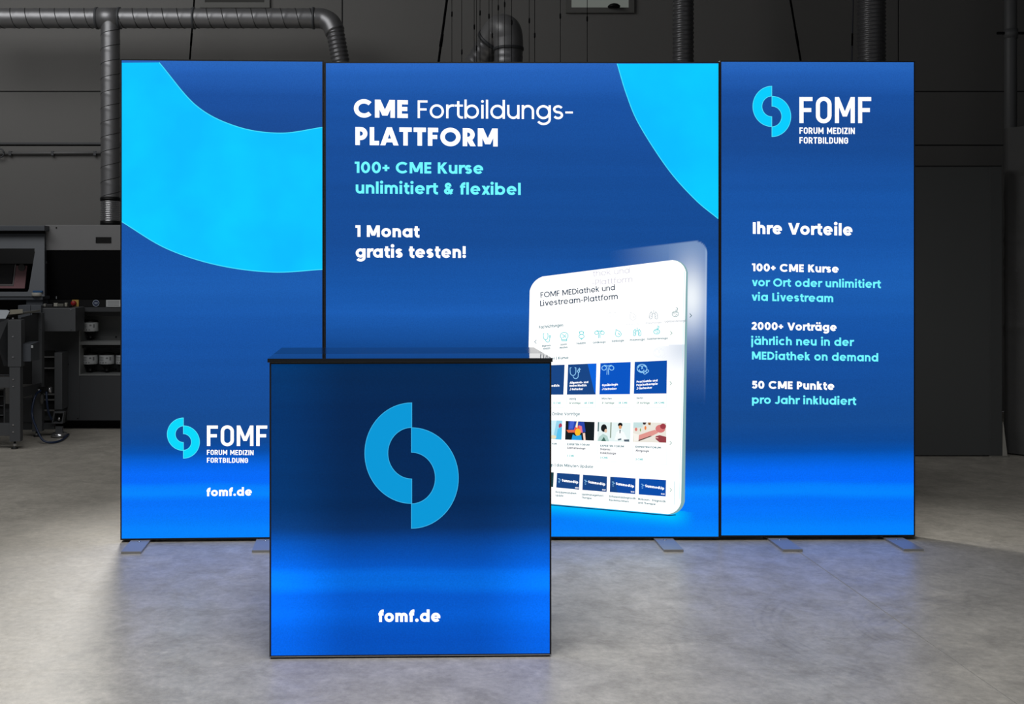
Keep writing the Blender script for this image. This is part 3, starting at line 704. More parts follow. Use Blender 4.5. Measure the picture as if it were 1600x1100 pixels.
rarc = catm([(964.2,99.6),(979,148),(999,195.2),(1044,264.5),(1086.6,312.2),(1121.8,341.5)])
o = fill_poly('ring_segment', PM, rarc+[(1122.4,342.0),(1122.4,99.4)], CYF, tM, 0.0005); o['label'] = 'cyan ring segment'
print_polys('ring_outline', PM, pline(rarc, 1.3), CY_B, tM, 0.001)

def emblem(pl, parent, xf, yc1, xf2, yc2, Rx, Ry, rx, ry, m, me, ow=0.8):
    for nm, xc, yc, a0, a1 in (('emblem_half', xf, yc1, 90, 270), ('emblem_half', xf2, yc2, -90, 90)):
        A = arc(xc, yc, Rx, Ry, a0, a1, 40); B = arc(xc, yc, rx, ry, a0, a1, 40)
        print_polys(nm, pl, strip_between([Vector(p) for p in A], [Vector(p) for p in B]), m, parent, 0.001)
        if me: print_polys('emblem_outline', pl, pline(A+B[::-1], ow, True), me, parent, 0.0015)
def logo_text(pl, parent, x0, x1, yb, cap, x2, y2, c2, x3, y3, c3):
    text(pl, parent, 'FOMF', x0, yb, x1, yb, cap, 0.155, WH, style='din')
    text(pl, parent, 'FORUM MEDIZIN', x0, y2, x2, y2+.5, c2, 0.172, WH, style='din')
    text(pl, parent, 'FORTBILDUNG', x0, y3, x3, y3+.5, c3, 0.172, WH, style='din')
EC = glow('emblem_cyan', (0,205,255)); ECL = glow('emblem_cyan_left', (0,218,252)); EO = glow('emblem_edge', (90,232,255))
emblem(PR, tR, 1205.8, 166.3, 1205.9, 182.1, 29.7, 31.6, 15.3, 16.0, EC, EO)
logo_text(PR, tR, 1249.0, 1361.0, 192.3, 40.6, 1335.5, 209.0, 9.8, 1325.0, 224.2, 9.9)
emblem(PL, tL, 286.7, 678.4, 286.5, 690.6, 25.4, 25.5, 12.6, 12.8, ECL, EO)
logo_text(PL, tL, 323.4, 417.6, 696.8, 32.0, 396.4, 710.6, 7.8, 387.6, 722.8, 7.8)
text(PL, tL, 'fomf.de', 323.0, 775.3, 393.6, 774.3, 12.6, 0.245, WH)
B_, SB, LT = 0.240, 0.214, 0.126
text(PM, tM, 'CME', 552.9, 183.2, 637.3, 184.6, 28.0, B_, WH)
text(PM, tM, 'Fortbildungs-', 652.6, 184.6, 895.0, 186.4, 27.8, LT, WH)
text(PM, tM, 'PLATTFORM', 555.3, 226.6, 777.6, 229.0, 28.2, B_, WH)
text(PM, tM, '100+ CME Kurse', 554.2, 270.2, 755.0, 271.8, 17.6, SB, CY_T)
text(PM, tM, 'unlimitiert & flexibel', 555.8, 302.3, 813.6, 304.8, 18.0, SB, CY_T)
text(PM, tM, '1 Monat', 555.4, 370.0, 655.4, 370.9, 18.0, B_, WH)
text(PM, tM, 'gratis testen!', 555.8, 402.4, 728.0, 403.0, 18.2, B_, WH)
text(PR, tR, 'Ihre Vorteile', 1176.2, 365.4, 1331.8, 368.2, 18.2, B_, WH)
text(PR, tR, '100+ CME Kurse', 1174.8, 423.6, 1310.2, 426.2, 12.0, B_, WH)
text(PR, tR, 'vor Ort oder unlimitiert', 1174.8, 447.0, 1376.2, 450.2, 12.4, SB, CY_T)
text(PR, tR, 'via Livestream', 1174.3, 469.8, 1301.8, 472.2, 12.4, SB, CY_T)
text(PR, tR, '2000+ Vorträge', 1174.3, 515.0, 1307.0, 517.3, 12.0, B_, WH)
text(PR, tR, 'jährlich neu in der', 1173.4, 538.5, 1334.6, 540.8, 12.4, SB, CY_T)
text(PR, tR, 'MEDiathek on demand', 1174.8, 561.6, 1372.0, 564.9, 12.4, SB, CY_T)
text(PR, tR, '50 CME Punkte', 1174.8, 606.9, 1303.3, 609.2, 12.0, B_, WH)
text(PR, tR, 'pro Jahr inkludiert', 1174.8, 630.5, 1337.6, 632.8, 12.4, SB, CY_T)

# ---- printed tablet on the wide panel
def rounded(corners, rad, n=8):
    out = []; k = len(corners)
    for i in range(k):
        p = Vector(corners[i]); a = Vector(corners[i-1]); b = Vector(corners[(i+1) % k])
        r = rad[i]; pa = p+(a-p).normalized()*r; pb = p+(b-p).normalized()*r
        for j in range(n+1):
            t = j/n; out.append(tuple(pa*(1-t)**2+p*(2*t*(1-t)*0.62+0)*1.0+pb*t**2 + (pa+pb)*0.5*(2*t*(1-t)*0.38)))
    return out
def alpha_mat(name, col, strength=1.0):
    m = bpy.data.materials.new(name); m.use_nodes = True; nt = m.node_tree; N = nt.nodes; L = nt.links
    for n in list(N): N.remove(n)
    out = N.new('ShaderNodeOutputMaterial'); mx = N.new('ShaderNodeMixShader'); tr = N.new('ShaderNodeBsdfTransparent')
    em = N.new('ShaderNodeEmission'); em.inputs[0].default_value = (*lin(col),1); em.inputs[1].default_value = strength
    at = N.new('ShaderNodeAttribute'); at.attribute_name = 'ink'
    L.new(at.outputs['Fac'], mx.inputs[0]); L.new(tr.outputs[0], mx.inputs[1]); L.new(em.outputs[0], mx.inputs[2]); L.new(mx.outputs[0], out.inputs[0])
    return m
def ink_grid(name, pl, x0, x1, y0, y1, nx, ny, fn, m, parent, lift):
    vs = []; fs = []; val = []
    for j in range(ny+1):
        for i in range(nx+1):
            x = x0+(x1-x0)*i/nx; y = y0+(y1-y0)*j/ny; vs.append(pl.loc(x, y, lift)); val.append(max(0, min(1, fn(x, y))))
    for j in range(ny):
        for i in range(nx):
            ids = (j*(nx+1)+i, (j+1)*(nx+1)+i, (j+1)*(nx+1)+i+1, j*(nx+1)+i+1)
            if max(val[k] for k in ids) > 0.002: fs.append(ids)
    o = mesh(name, vs, fs, m, parent)
    a = o.data.attributes.new('ink', 'FLOAT', 'POINT')
    for k, v in enumerate(val): a.data[k].value = v
    return o
def sstep(a, b, x): t = max(0, min(1, (x-a)/(b-a))); return t*t*(3-2*t)
tab = print_polys('tablet_picture', PM, [rounded([(829.5,435.0),(1075.0,403.6),(1069.6,805.6),(822.5,784.5)], [22,22,22,20])], glow('tablet_rim', (132,172,176)), tM, 0.0010, 'printed white tablet seen at an angle')
# ghost tablet: pale copy shifted up and right, fading away to the left and down
def ghost_x(y): return 1105.0-(y-376)*0.011
def ghost_edge(x, y):      # 1 inside the rounded outline, 0 outside
    rx = ghost_x(y); top = 374.0+(rx-x)*0.118; r = 22
    a, b = rx-x, y-top
    d = min(a, b) if (a > r or b > r) else r-math.hypot(r-a, r-b)
    return sstep(-0.6, 0.9, d)
def ghost_soft(x, y):
    g = (0.10+0.34*(1-sstep(376,440,y)*0.35))*sstep(945, 1078, x)*(1-sstep(480, 640, y))
    edge = 0.28*math.exp(-((x-ghost_x(y)+1)/1.5)**2)*(1-sstep(500,640,y))
    return min(1, g*0.8+edge)*ghost_edge(x, y)
def ghost_hot(x, y): return 0.95*math.exp(-(((x-1080)/24)**2+((y-465)/50)**2))*ghost_edge(x, y)
def skew_grid(name, u1, v1, nu, nv, fn, m, lift):
    vs = []; fs = []; val = []
    for j in range(nv+1):
        for i in range(nu+1):
            u = -1+(u1+1)*i/nu; v = -1+(v1+1)*j/nv; y = 374+v; x = ghost_x(y)-u; y = y+u*0.118; x = ghost_x(y)-u
            vs.append(PM.loc(x, y, lift)); val.append(max(0, min(1, fn(x, y))))
    for j in range(nv):
        for i in range(nu):
            ids = (j*(nu+1)+i, j*(nu+1)+i+1, (j+1)*(nu+1)+i+1, (j+1)*(nu+1)+i)
            if max(val[k] for k in ids) > 0.004: fs.append(ids)
    o = mesh(name, vs, fs, m, tM); a = o.data.attributes.new('ink', 'FLOAT', 'POINT')
    for k, q in enumerate(val): a.data[k].value = q
    return o
skew_grid('ghost_tablet', 175, 400, 176, 160, ghost_soft, alpha_mat('ink_haze', (176,208,240)), 0.0006)
skew_grid('ghost_tablet_glow', 60, 220, 61, 120, ghost_hot, alpha_mat('ink_white', (244,250,255)), 0.0008)
def under(x, y):  # pale blue reflection below the tablet
    yb = 786+(x-862)*0.0905
    if y < yb-6: return 0
    return 0.8*math.exp(-((y-yb)/15)**2)*(1-sstep(1045,1090,x))
ink_grid('tablet_glow', PM, 823, 1100, 775, 838, 110, 42, under, alpha_mat('ink_cyan', (0,205,255)), tM, 0.0006)
print_polys('tablet_edge', PM, pline([(823,788.8),(862,789),(950,797),(1020,803.2),(1046,805.4),(1056,804.4)], 1.5), glow('ink_navy', (6,40,96)), tab, 0.0002+0.0010)
face = print_polys('tablet_face', PM, [rounded([(828,434.5),(1072.4,403.5),(1063.5,805.0),(821.5,783.5)], [20,22,20,20])], glow('tablet_white', (255,255,255), 1.2), tab, 0.0015)
print_polys('inner_line', PM, pline([(1069.4,424),(1066.5,560),(1063.6,700),(1061,780)], 0.8), glow('ink_pale', (200,244,246)), tab, 0.0018)
print_polys('inner_line', PM, pline([(1053.4,752),(1053.0,789)], 0.7), glow('ink_pale2', (170,215,220)), tab, 0.0018)
NV = glow('ink_dark_teal', (20,52,78)); TE = glow('ink_teal', (60,190,190)); TD = glow('ink_mid_teal', (60,118,130)); PAL = glow('ink_faint', (222,228,232)); GR = glow('ink_grey', (150,172,178)); GN = glow('ink_green', (70,140,125))
ly = 0.0022
text(PM, tab, 'FOMF MEDiathek und', 844.6, 465.3, 960.8, 453.2, 8.6, 0.155, NV, ly, shear=-0.3)
text(PM, tab, 'Livestream-Plattform', 844.0, 478.6, 965.2, 467.2, 8.6, 0.155, NV, ly, shear=-0.3)
text(PM, tab, 'thek und', 926, 432.0, 983.5, 426.4, 8.6, 0.10, glow('ink_faint2', (206,204,218)), ly)
text(PM, tab, '-Plattform', 925, 446.0, 988.0, 440.4, 8.6, 0.10, glow('ink_faint2', (206,204,218)), ly)
text(PM, tab, 'Fachrichtungen', 842.3, 513.6, 879.6, 510.0, 4.6, 0.20, TD, ly)
# pictograms ---------------------------------------------------------------
def icon(kind, cx, cy, s, lw):
    P = []
    T = lambda pts: [(cx+x*s, cy-y*s) for x, y in pts]
    if kind == 'stethoscope':
        P += pline(T([(-.7,1),(-.95,.95),(-.95,.4)]+arc(-.4,.15,.55,.65,180,360,8)[1:]+[(.15,.95),(-.1,1)]), lw)
        P += pline(T([(-.4,-.5)]+arc(.1,-.55,.5,.55,180,340,8)+[(.62,.1)]), lw); P += pline(T(arc(.65,.3,.2,.22,0,330,8)), lw, True)
    elif kind == 'star': P += pline(T([(-1,0),(1,0)]), lw)+pline(T([(0,-1),(0,1)]), lw)
    elif kind == 'brain':
        P += pline(T(arc(0,0,1,.85,0,345,16)), lw, True); P += pline(T(arc(-.35,.2,.4,.35,-60,200,8)), lw); P += pline(T(arc(.35,.25,.38,.3,0,250,8)), lw); P += pline(T(arc(-.1,-.35,.5,.3,150,380,8)), lw)
    elif kind == 'pill':
        P += pline(T([(x*.8-y*.6, x*.6+y*.8) for x, y in arc(.7,0,.45,.45,-90,90,7)+arc(-.7,0,.45,.45,90,270,7)]), lw, True); P += pline(T([(.27,-.36),(-.27,.36)]), lw)
    elif kind == 'uterus':
        for sg in (-1, 1):
            P += pline(T([(sg*.18,-1),(sg*.14,-.1),(sg*.2,.45),(sg*.7,.8)]+[(sg*x, y) for x, y in arc(.75,.3,.42,.42,80,-170,10)]), lw)
        P += pline(T([(-.7,.85),(0,.7),(.7,.85)]), lw)
    elif kind == 'head':
        P += pline(T([(-.6,-1),(-.65,-.4)]+arc(0,.2,.95,.85,215,-35,14)+[(.65,-.4),(.6,-1),(-.6,-1)]), lw); P += pline(T([(-.5,.6),(.4,-.1),(-.4,-.2),(.5,.55)]), lw); P += pline(T([(-.6,-.7),(.6,-.7)]), lw)
    elif kind == 'child':
        P += pline(T(arc(0,.6,.5,.42,0,340,12)), lw, True); P += pline(T(arc(0,-.25,.62,.5,0,340,12)), lw, True); P += pline(T([(-.35,-.6),(0,-1),(.35,-.6)]), lw); P += pline(T([(-.6,.9),(-.35,.65)]), lw)+pline(T([(.6,.9),(.35,.65)]), lw)
    elif kind == 'heart':
        P += pline(T([(-.5,.9),(-.6,.2)]+arc(.05,-.25,.7,.65,170,380,12)+[(.4,.4),(-.1,.6),(-.5,.9)]), lw); P += pline(T([(0,.1),(.3,-.4),(.4,-.1)]), lw)
    elif kind == 'lungs':
        for sg in (-1, 1):
            P += pline(T([(sg*.25,.2),(sg*.5,.7),(sg*.85,.2),(sg*.98,-.6),(sg*.7,-.95),(sg*.3,-.7),(sg*.25,.2)]), lw); P += pline(T([(sg*.4,.1),(sg*.7,-.2)]), lw)+pline(T([(sg*.4,-.3),(sg*.7,-.55)]), lw)
        P += pline(T([(0,1.1),(0,.4),(-.3,.2)]), lw)+pline(T([(0,.4),(.3,.2)]), lw)
    elif kind == 'gut':
        P += pline(T([(.1,1.15),(.5,1),(.45,.5),(.1,.25),(.15,.8)]), lw); P += pline(T(arc(0,-.3,.75,.6,0,340,12)), lw, True); P += pline(T([(-.5,0),(.5,.05),(-.5,-.3),(.5,-.35),(-.1,-.7)]), lw)
    elif kind == 'chev': P += pline(T([(-.5,1),(.5,0),(-.5,-1)]), lw)
    elif kind == 'chevl': P += pline(T([(.5,1),(-.5,0),(.5,-1)]), lw)
    return P
def pic(kind, cx, cy, s, lw, m, lift=0.0024, name='pictogram'): return print_polys(name, PM, icon(kind, cx, cy, s, lw), m, tab, lift)
IC = glow('ink_icon', (70,206,212)); ID = glow('ink_icon_dark', (92,170,172))
pic('chevl', 836.7, 534, 2.9, 0.8, TD); pic('chev', 1048.6, 520.4, 2.9, 0.8, GN); pic('chev', 1079.0, 493, 3.1, 0.9, glow('ink_slate', (60,96,110)))
row = [('stethoscope',855.0,527.5),('head',881.5,526),('child',908.5,524),('uterus',936.6,522),('heart',965.6,520.3),('lungs',995.3,518.8),('gut',1026,516.3)]
for k, x, y in row: pic(k, x, y, 6.4, 0.95, IC)
for s, x0, x1, y in (('Allgemein-',846.5,861.5,541.5),('medizin',848.5,859.5,546),('Innere',876,885.5,539.5),('Medizin',874.5,886.8,544.4),('Pädiatrie',901,915,537.8),('Gynäkologie',926.4,946.2,536.2),('Kardiologie',956,974.8,534),('Pneumologie',984.3,1007.2,532.2),('Gastroenterologie',1011,1043.2,530.4)):
    text(PM, tab, s, x0, y+.6, x1, y-.6, 3.1, 0.21, TD, ly)
for k, x, y, c in (('uterus',957,494,(240,242,244)),('heart',988.6,494,(222,226,230)),('lungs',1021,492,(160,176,184)),('gut',1055,488.5,(98,140,144))):
    pic(k, x, y, 7.0, 0.8, glow('ghost_%s' % k, c))
for s, x0, x1, y, c in (('Kardiologie',978.8,999,508.2,(226,228,232)),('Pneumologie',1009.3,1033.6,506,(190,196,204)),('Gastroenterologie',1038.2,1072.6,503.4,(150,160,172))):
    text(PM, tab, s, x0, y+.6, x1, y-1, 3.3, 0.16, glow('ghostt_%s' % s[0:3].lower(), c), ly)
# ghost cards (pale violet)
def quad(name, pts, m, lift=0.0020): return print_polys(name, PM, [[Vector(p) for p in pts]], m, tab, lift)
gm = alpha_mat('ink_lavender', (196,208,226))
ink_grid('ghost_card', PM, 1016.6, 1069.5, 537, 590, 26, 26, lambda x, y: (0 if y < 541-(x-1016.6)*0.07 else 0.25+0.5*sstep(1016,1072,x)*(1-sstep(545,590,y))), gm, tab, 0.0018)
ink_grid('ghost_card', PM, 958, 1010.4, 539, 575, 26, 18, lambda x, y: (0 if y < 544-(x-958)*0.06 else 0.28*sstep(950,1012,x)*(1-sstep(545,590,y)*.5)), gm, tab, 0.0018)
pic('brain', 1029.5, 551, 8.6, 0.9, glow('ink_off', (244,248,252)), 0.0021); pic('pill', 1038.5, 556, 4.2, 0.9, glow('ink_off', (244,248,252)), 0.0021)
# section titles
text(PM, tab, 'Refresher | Kurse', 838.0, 563.2, 888.2, 560.8, 4.2, 0.18, TD, ly)
text(PM, tab, 'Livestreams | Online Vorträge', 826.0, 648.6, 906.0, 649.0, 4.6, 0.18, TD, ly)
text(PM, tab, 'SummedUp | das Minuten Update', 833.0, 727.0, 926.6, 731.4, 4.4, 0.18, TD, ly)
# course cards
cB = glow('card_blue', (0,84,196)); cN = glow('card_navy', (20,68,132)); cM = glow('card_mid', (2,76,170)); cL = glow('card_light', (0,98,220))
IW = glow('ink_ice', (150,214,255))
cards = [((836,571.3),(882.2,569.8),(880.2,616.6),(834,616.8),cN), ((887.6,569.6),(932,567.7),(930.6,616.4),(885.6,616.6),cN), ((938,567.4),(985.4,565.6),(984.2,615.8),(936.4,616.2),cB), ((991.6,565.4),(1042,563.3),(1041.4,614.8),(990.2,615.2),cM)]
for k, c in enumerate(cards):
    quad('course_card', c[:4], c[4])
    bl, br = c[3], c[2]
    print_polys('card_outline', PM, pline([bl, (bl[0]-.6, 637), (br[0]-.2, 636.2), br], 0.5), glow('ink_outline', (206,244,246)), tab, 0.0019)
quad('card_wedge', [(918,568.2),(932,567.7),(930.6,616.4),(928.4,612)], cL, 0.0022)
for s, x0, y, x1, y1, ti in (('medizin',858,604.4,874,603.8,0),('Allgemein- und',890,599.6,919,598.4,0),('Innere Medizin',889.8,604.2,916.4,603.4,0),('Refresher',894,609.6,911,609.2,0),('Gynäkologie',940.6,603.4,965.4,602,0),('Refresher',944.5,609.4,963.4,608.6,0),
             ('Psychiatrie und',994.6,598,1027.2,595.8,0),('Psychotherapie',994.4,603.2,1027.4,601,0),('Refresher',999,608.4,1018.8,607,0)):
    text(PM, tab, s, x0, y, x1, y1, 3.2, 0.25, WH, 0.0026)
for x, y in ((891,607.8),(941.6,607.4),(995.6,606.6)):
    print_polys('pictogram', PM, pline([(x-1.2,y+1.6),(x+.8,y+1.2),(x+1.3,y-.4),(x,y-1.5)], .8), WH, tab, 0.0026)
pic('stethoscope', 898.5, 582.5, 8.2, 1.0, IW, 0.0026); pic('star', 905.2, 576.8, 2.3, .9, IW, 0.0026)
pic('uterus', 949.6, 577.4, 8.0, 1.1, IW, 0.0026)
pic('brain', 1003.0, 575.6, 7.6, 1.2, IW, 0.0026); pic('pill', 1009.4, 581.2, 3.9, 1.0, IW, 0.0026)
for s, x0, x1, y in (('Leipzig',888.8,900,624.4),('München',940.3,955.8,624),('Berlin',994.6,1004.6,623.4)): text(PM, tab, s, x0, y, x1, y, 3, 0.21, TD, ly)
for s, x0, x1, y in (('36 Vorträge',888.8,907,631.2),('21 Vorträge',940.3,959.6,631),('27 Vorträge',994.6,1015,630.8)): text(PM, tab, s, x0, y, x1, y, 3, 0.20, GN, ly)
for s, x0, x1, y in (('33 CME',864,876,631.2),('48 CME',913,927,631),('34 CME',966.3,980,630.8),('24 CME',1022.2,1038,630.6)): text(PM, tab, s, x0, y, x1, y, 3, 0.20, TE, ly)
for y in (598.9, 692, 765.4): pic('chev', 1047.8, y, 2.9, 0.8, GN)
# photo thumbnails: flat prints
def tn(c, n=[0]):
    n[0] += 1; return glow('thumb_ink_%02d%02x%02x%02x' % (0, *c), c)
def thumb(corners, items):
    (x0,y0),(x1,y1),(x2,y2),(x3,y3) = corners; root = quad('picture_thumbnail', corners, tn(items[0]), 0.0022)
    for k, (c, pts) in enumerate(items[1:]):
        Q = []
        for u, v in pts:
            a = Vector((x0,y0)).lerp(Vector((x1,y1)), u); b = Vector((x3,y3)).lerp(Vector((x2,y2)), u); Q.append(a.lerp(b, v))
        o = fill_poly('picture_shape', PM, [tuple(q) for q in Q], tn(c), root, 0.0024+0.00012*k)
E2 = lambda cx, cy, rx, ry, n=14: [(cx+rx*math.cos(2*PI*i/n), cy+ry*math.sin(2*PI*i/n)) for i in range(n)]
thumb([(834,655.6),(878.6,657.2),(877.2,686.8),(833,684.6)], [(150,216,240), ((206,240,250),[(.4,0),(.8,0),(.7,1),(.5,1)]), ((180,60,90),E2(.94,.28,.06,.14)), ((236,226,190),E2(.7,.88,.12,.1)), ((90,196,240),[(.85,.45),(1,.3),(1,1),(.8,1)])])
thumb([(883.8,657.6),(929.0,659.2),(928.0,688.4),(882.8,686.8)], [(16,26,32), ((40,70,170),[(.1,.0),(.64,.02),(.7,.55),(.55,.6),(.34,.5),(.1,.45)]), ((70,100,210),[(.16,.0),(.3,.0),(.26,.4),(.12,.42)]), ((232,110,70),[(.03,.48),(.3,.46),(.32,.6),(.1,.62)]),
    ((240,92,72),E2(.42,.48,.12,.26)), ((236,120,140),[(.46,.2),(.56,.25),(.6,.6),(.52,.6)]), ((252,190,40),E2(.43,.58,.10,.2)), ((250,240,210),[(.38,.0),(.43,.0),(.41,.35),(.34,.3)]), ((40,160,226),[(.26,.7),(.36,.78),(.55,.72),(.58,1.0),(.22,1.0)]), ((250,214,196),[(.6,.62),(.68,.6),(.71,1.0),(.64,1.0)])])
thumb([(934.0,658.8),(985.6,660.6),(984.6,690.6),(932.8,688.8)], [(232,246,246), ((90,120,124),[(.0,.02),(.04,.02),(.04,.5),(.0,.5)]), ((150,164,150),[(.38,.0),(.42,.0),(.42,.82),(.38,.82)]), ((22,26,28),E2(.19,.32,.09,.2)), ((232,196,170),E2(.25,.46,.04,.1)),
    ((184,214,208),[(.02,1.0),(.06,.78),(.17,.62),(.3,.72),(.36,1.0)]), ((70,110,100),[(.12,1.0),(.2,.78),(.27,1.0)]), ((20,20,22),E2(.68,.12,.07,.11)), ((226,160,110),E2(.68,.24,.045,.1)), ((250,254,254),[(.52,.92),(.58,.5),(.68,.4),(.8,.5),(.92,.92)]), ((40,60,70),[(.665,.38),(.695,.38),(.69,.56),(.67,.56)]), ((90,110,124),[(.62,.86),(.72,.82),(.73,.9),(.63,.94)]), ((80,96,110),[(.8,.88),(.96,.86),(.97,.98),(.82,.98)])])
thumb([(989.4,659.6),(1041.0,660.4),(1040.8,692.0),(988.4,690.4)], [(236,232,222), ((200,226,226),[(.0,.0),(.3,.0),(.28,.25),(.0,.3)]), ((50,40,44),[(.28,.0),(.4,.0),(.36,.12),(.3,.1)]), ((150,100,50),[(.44,.0),(.53,.0),(.52,.14),(.46,.12)]), ((240,130,60),E2(.37,.28,.03,.1)), ((226,130,120),E2(.09,.36,.04,.09)), ((150,176,110),E2(.22,.38,.02,.08)),
    ((226,152,144),[(.16,.66),(.5,.44),(.66,.36),(.76,.5),(.56,.68),(.18,.92)]), ((216,122,122),E2(.82,.3,.15,.2)), ((160,60,70),E2(.9,.18,.09,.14)), ((90,60,60),[(.16,.9),(.54,.66),(.56,.69),(.18,.95)]), ((250,246,238),[(.0,.55),(.18,.62),(.17,.92),(.04,.96)]), ((150,64,72),[(.68,.68),(.8,.62),(1.,.7),(1.,.98),(.8,.98),(.68,.82)]), ((236,190,180),[(.66,.72),(.76,.74),(.76,.78),(.66,.77)])])
for s, x0, x1, y, dyy in (('EXPERTEN FORUM',886,920.8,695.4,1.2),('EXPERTEN FORUM',938,974.6,697.6,1.4),('EXPERTEN FORUM',993,1032.4,699.4,1.4)): text(PM, tab, s, x0, y, x1, y+dyy, 3.0, 0.22, TD, ly)
text(PM, tab, 'RUM', 862.5, 694.4, 869.8, 694.8, 2.9, 0.22, TD, ly)
for s, x0, x1, y, dyy in (('Gastroenterologie',886,914.6,701.0,1.4),('Diabetes /',938,955,703.2,.6),('Endokrinologie',938,962.4,709,1.0),('Allergologie',993,1014.2,705.4,.9)): text(PM, tab, s, x0, y, x1, y+dyy, 3.2, 0.22, NV, ly)
for s, x0, x1, y in (('3 CME',885.6,896.6,713.4),('3 CME',937.6,949.4,716.4),('2 CME',993,1004.4,719)): text(PM, tab, s, x0, y, x1, y+.3, 3.0, 0.21, TE, ly)
for a, b in (((883,718.4),(927.8,720)),((933,720.4),(984,722.4)),((988,722.8),(1041.4,725.6))):
    print_polys('card_outline', PM, pline([(a[0]+.4, a[1]-26),a,b,(b[0]+.2,b[1]-27)], 0.45), glow('ink_outline', (206,244,246)), tab, 0.0019)
# minute update cards
for c, col in (([(820,736.2),(865.2,738.0),(864.2,761.0),(819,758.2)],glow('card_green',(20,58,66))), ([(870.2,738.6),(905.8,741.2),(904.8,765.0),(869,761.6)],cN), ([(910.8,741.4),(948.4,744.4),(947.8,768.4),(909.8,765.4)],cN), ([(953.4,744.6),(993,747.4),(992.4,771.8),(952.6,768.6)],glow('card_mid2',(8,72,160))), ([(998.4,747.4),(1040.6,750),(1040,775.6),(997.8,772.4)],cM)):
    quad('update_card', c, col)
quad('card_wedge', [(953.6,744.8),(958.8,745),(965,769.4),(952.7,768.5)], cN, 0.0022)
for x0, y0, x1, y1 in ((878,752.2,903.2,755.4),(919,754.6,945.6,758.6),(962.2,757.4,990.4,761.6),(1008,760.8,1037.6,765)):
    text(PM, tab, 'SummedUp', x0, y0, x1, y1, 4.0, 0.25, WH, 0.0026)
    for a, b, c in ((-6.3,-4.6,3.2),(-4.8,-2.6,3.4),(-5.8,-.4,2.6),(-5.4,1.6,2.0)):
        print_polys('pictogram', PM, pline([(x0+a,y0+b),(x0+a+c,y0+b+.3)], .8), IW, tab, 0.0026)
    text(PM, tab, '08:00', x1-4.8, y1+7.6, x1+.6, y1+8.0, 2.2, .22, WH, 0.0026)
for s, x0, y0, x1, y1 in (('Reizdarmsyndrom',868.2,770,900.4,772.4),('Update',868.2,775.4,880.2,776),('Lipidmanagement',909,773.6,942.6,776),('Therapie',909,778.8,924.2,780),('Differentialdiagnostik',951.8,777,993,780.2),('Rückenschmerz',951.6,782.4,982.4,785),('Mykosen - Diagnostik',997,781,1040,785),('und Therapie',996.8,786.6,1024,789.2)):
    text(PM, tab, s, x0, y0, x1, y1, 3.1, 0.22, TD, ly)

# ------------------------------------------------------------------ counter
yawC = math.radians(1.3); OC = Vector((-0.512, YY(3.853), 0)); WC = 1.0012; HC = 1.064; DC = 0.50
PC = Plane(OC, yawC)
tC = thing('counter', 'backlit blue promotion counter with a cyan emblem and dark glossy top, in front', 'counter', OC, yawC)
mC = fabric('backlit_navy_counter', ST_CTR, x_terms=((0,0.02,0.30,1.75,1.0),(0,0.72,0.99,1.0,1.6)), streak=0.06)
bm = bmesh.new(); e_ = 0.006; zt = HC-0.014
bx(bm, 0, e_, 0, DC, 0.006, zt); bx(bm, WC-e_, WC, 0, DC, 0.006, zt); bx(bm, e_, WC-e_, 0, DC, 0.006, 0.006+e_); bx(bm, e_, WC-e_, 0, DC, zt-e_, zt)
bmobj('frame', bm, M_blackedge, tC)
box('printed_fabric', e_, WC-e_, 0.001, 0.006, 0.006+e_, zt-e_, mC, tC)
box('back_panel', e_, WC-e_, DC-0.01, DC-0.002, 0.012, zt-e_, mat('black_lining', (14,14,15), 0.9), tC)
box('base_rail', 0.004, WC-0.004, 0.004, DC-0.004, 0.0, 0.006, M_black, tC)
box('base_trim', 0.0, WC, -0.0015, 0.0, 0.006, 0.0085, M_alu, tC)
m_top = mat('glossy_black_top', (5,6,8), 0.05, spec=0.9); m_top2 = mat('satin_black_top', (6,9,14), 0.12, spec=0.2); m_top2.node_tree.nodes['Principled BSDF'].inputs['IOR'].default_value = 1.25
box('counter_top', -0.007, WC+0.004, -0.006, 0.205, HC-0.014, HC, m_top, tC, 0.0015)
o = box('counter_top', -0.007, WC+0.004, 0.206, DC, HC-0.014, HC, m_top2, tC, 0.0015)
emblem(PC, tC, 643.4, 708.0, 642.8, 746.8, 73.4, 78.6, 37.4, 40.2, glow('emblem_counter', (0,152,216)), glow('emblem_counter_edge', (60,178,232)), 1.0)
text(PC, tC, 'fomf.de', 591.4, 971.6, 688.2, 971.4, 18.2, 0.245, WH)

# ------------------------------------------------------------------ printing machine, left background
ZM = 9.15; YM = YY(ZM)
t = thing('printing_machine', 'large dark grey industrial printing machine behind the left of the stand', 'machine', (PX(130,ZM), YM, 0))
OFF = Vector((PX(130,ZM), YM, 0))
class Sub:  # children are modelled in world positions; shift them to the thing's own origin
    pass
def into(parent, o, off=OFF):
    for v in o.data.vertices: v.co -= off
    o.parent = parent; return o
def mb(name, x0, x1, y0, y1, Z, depth, m, parent=None, bevel=0.0, label=None):
    o = into(t, pbox(name, x0, x1, y0, y1, Z, depth, m, None, bevel))
    if parent: o.parent = parent
    if label: o['label'] = label
    return o
XR = 330
mb('top_cover', 70.5, XR, 351.5, 391, ZM, 0.9, M_up, bevel=0.004)
mb('vent_slot', 149.5, 173.5, 370.5, 379.5, ZM-0.006, 0.02, M_cavity)
mb('cover_screw', 87, 89, 355, 357, ZM-0.003, 0.01, M_black)
mb('smoked_door', 70.5, XR, 391.5, 468, ZM+0.01, 0.05, M_glass_dark, bevel=0.003)
mb('door_surround', 70.5, XR, 391.2, 480, ZM+0.06, 0.83, M_black)
mb('control_strip', 70.5, XR, 468.4, 479.6, ZM+0.0, 0.055, M_black)
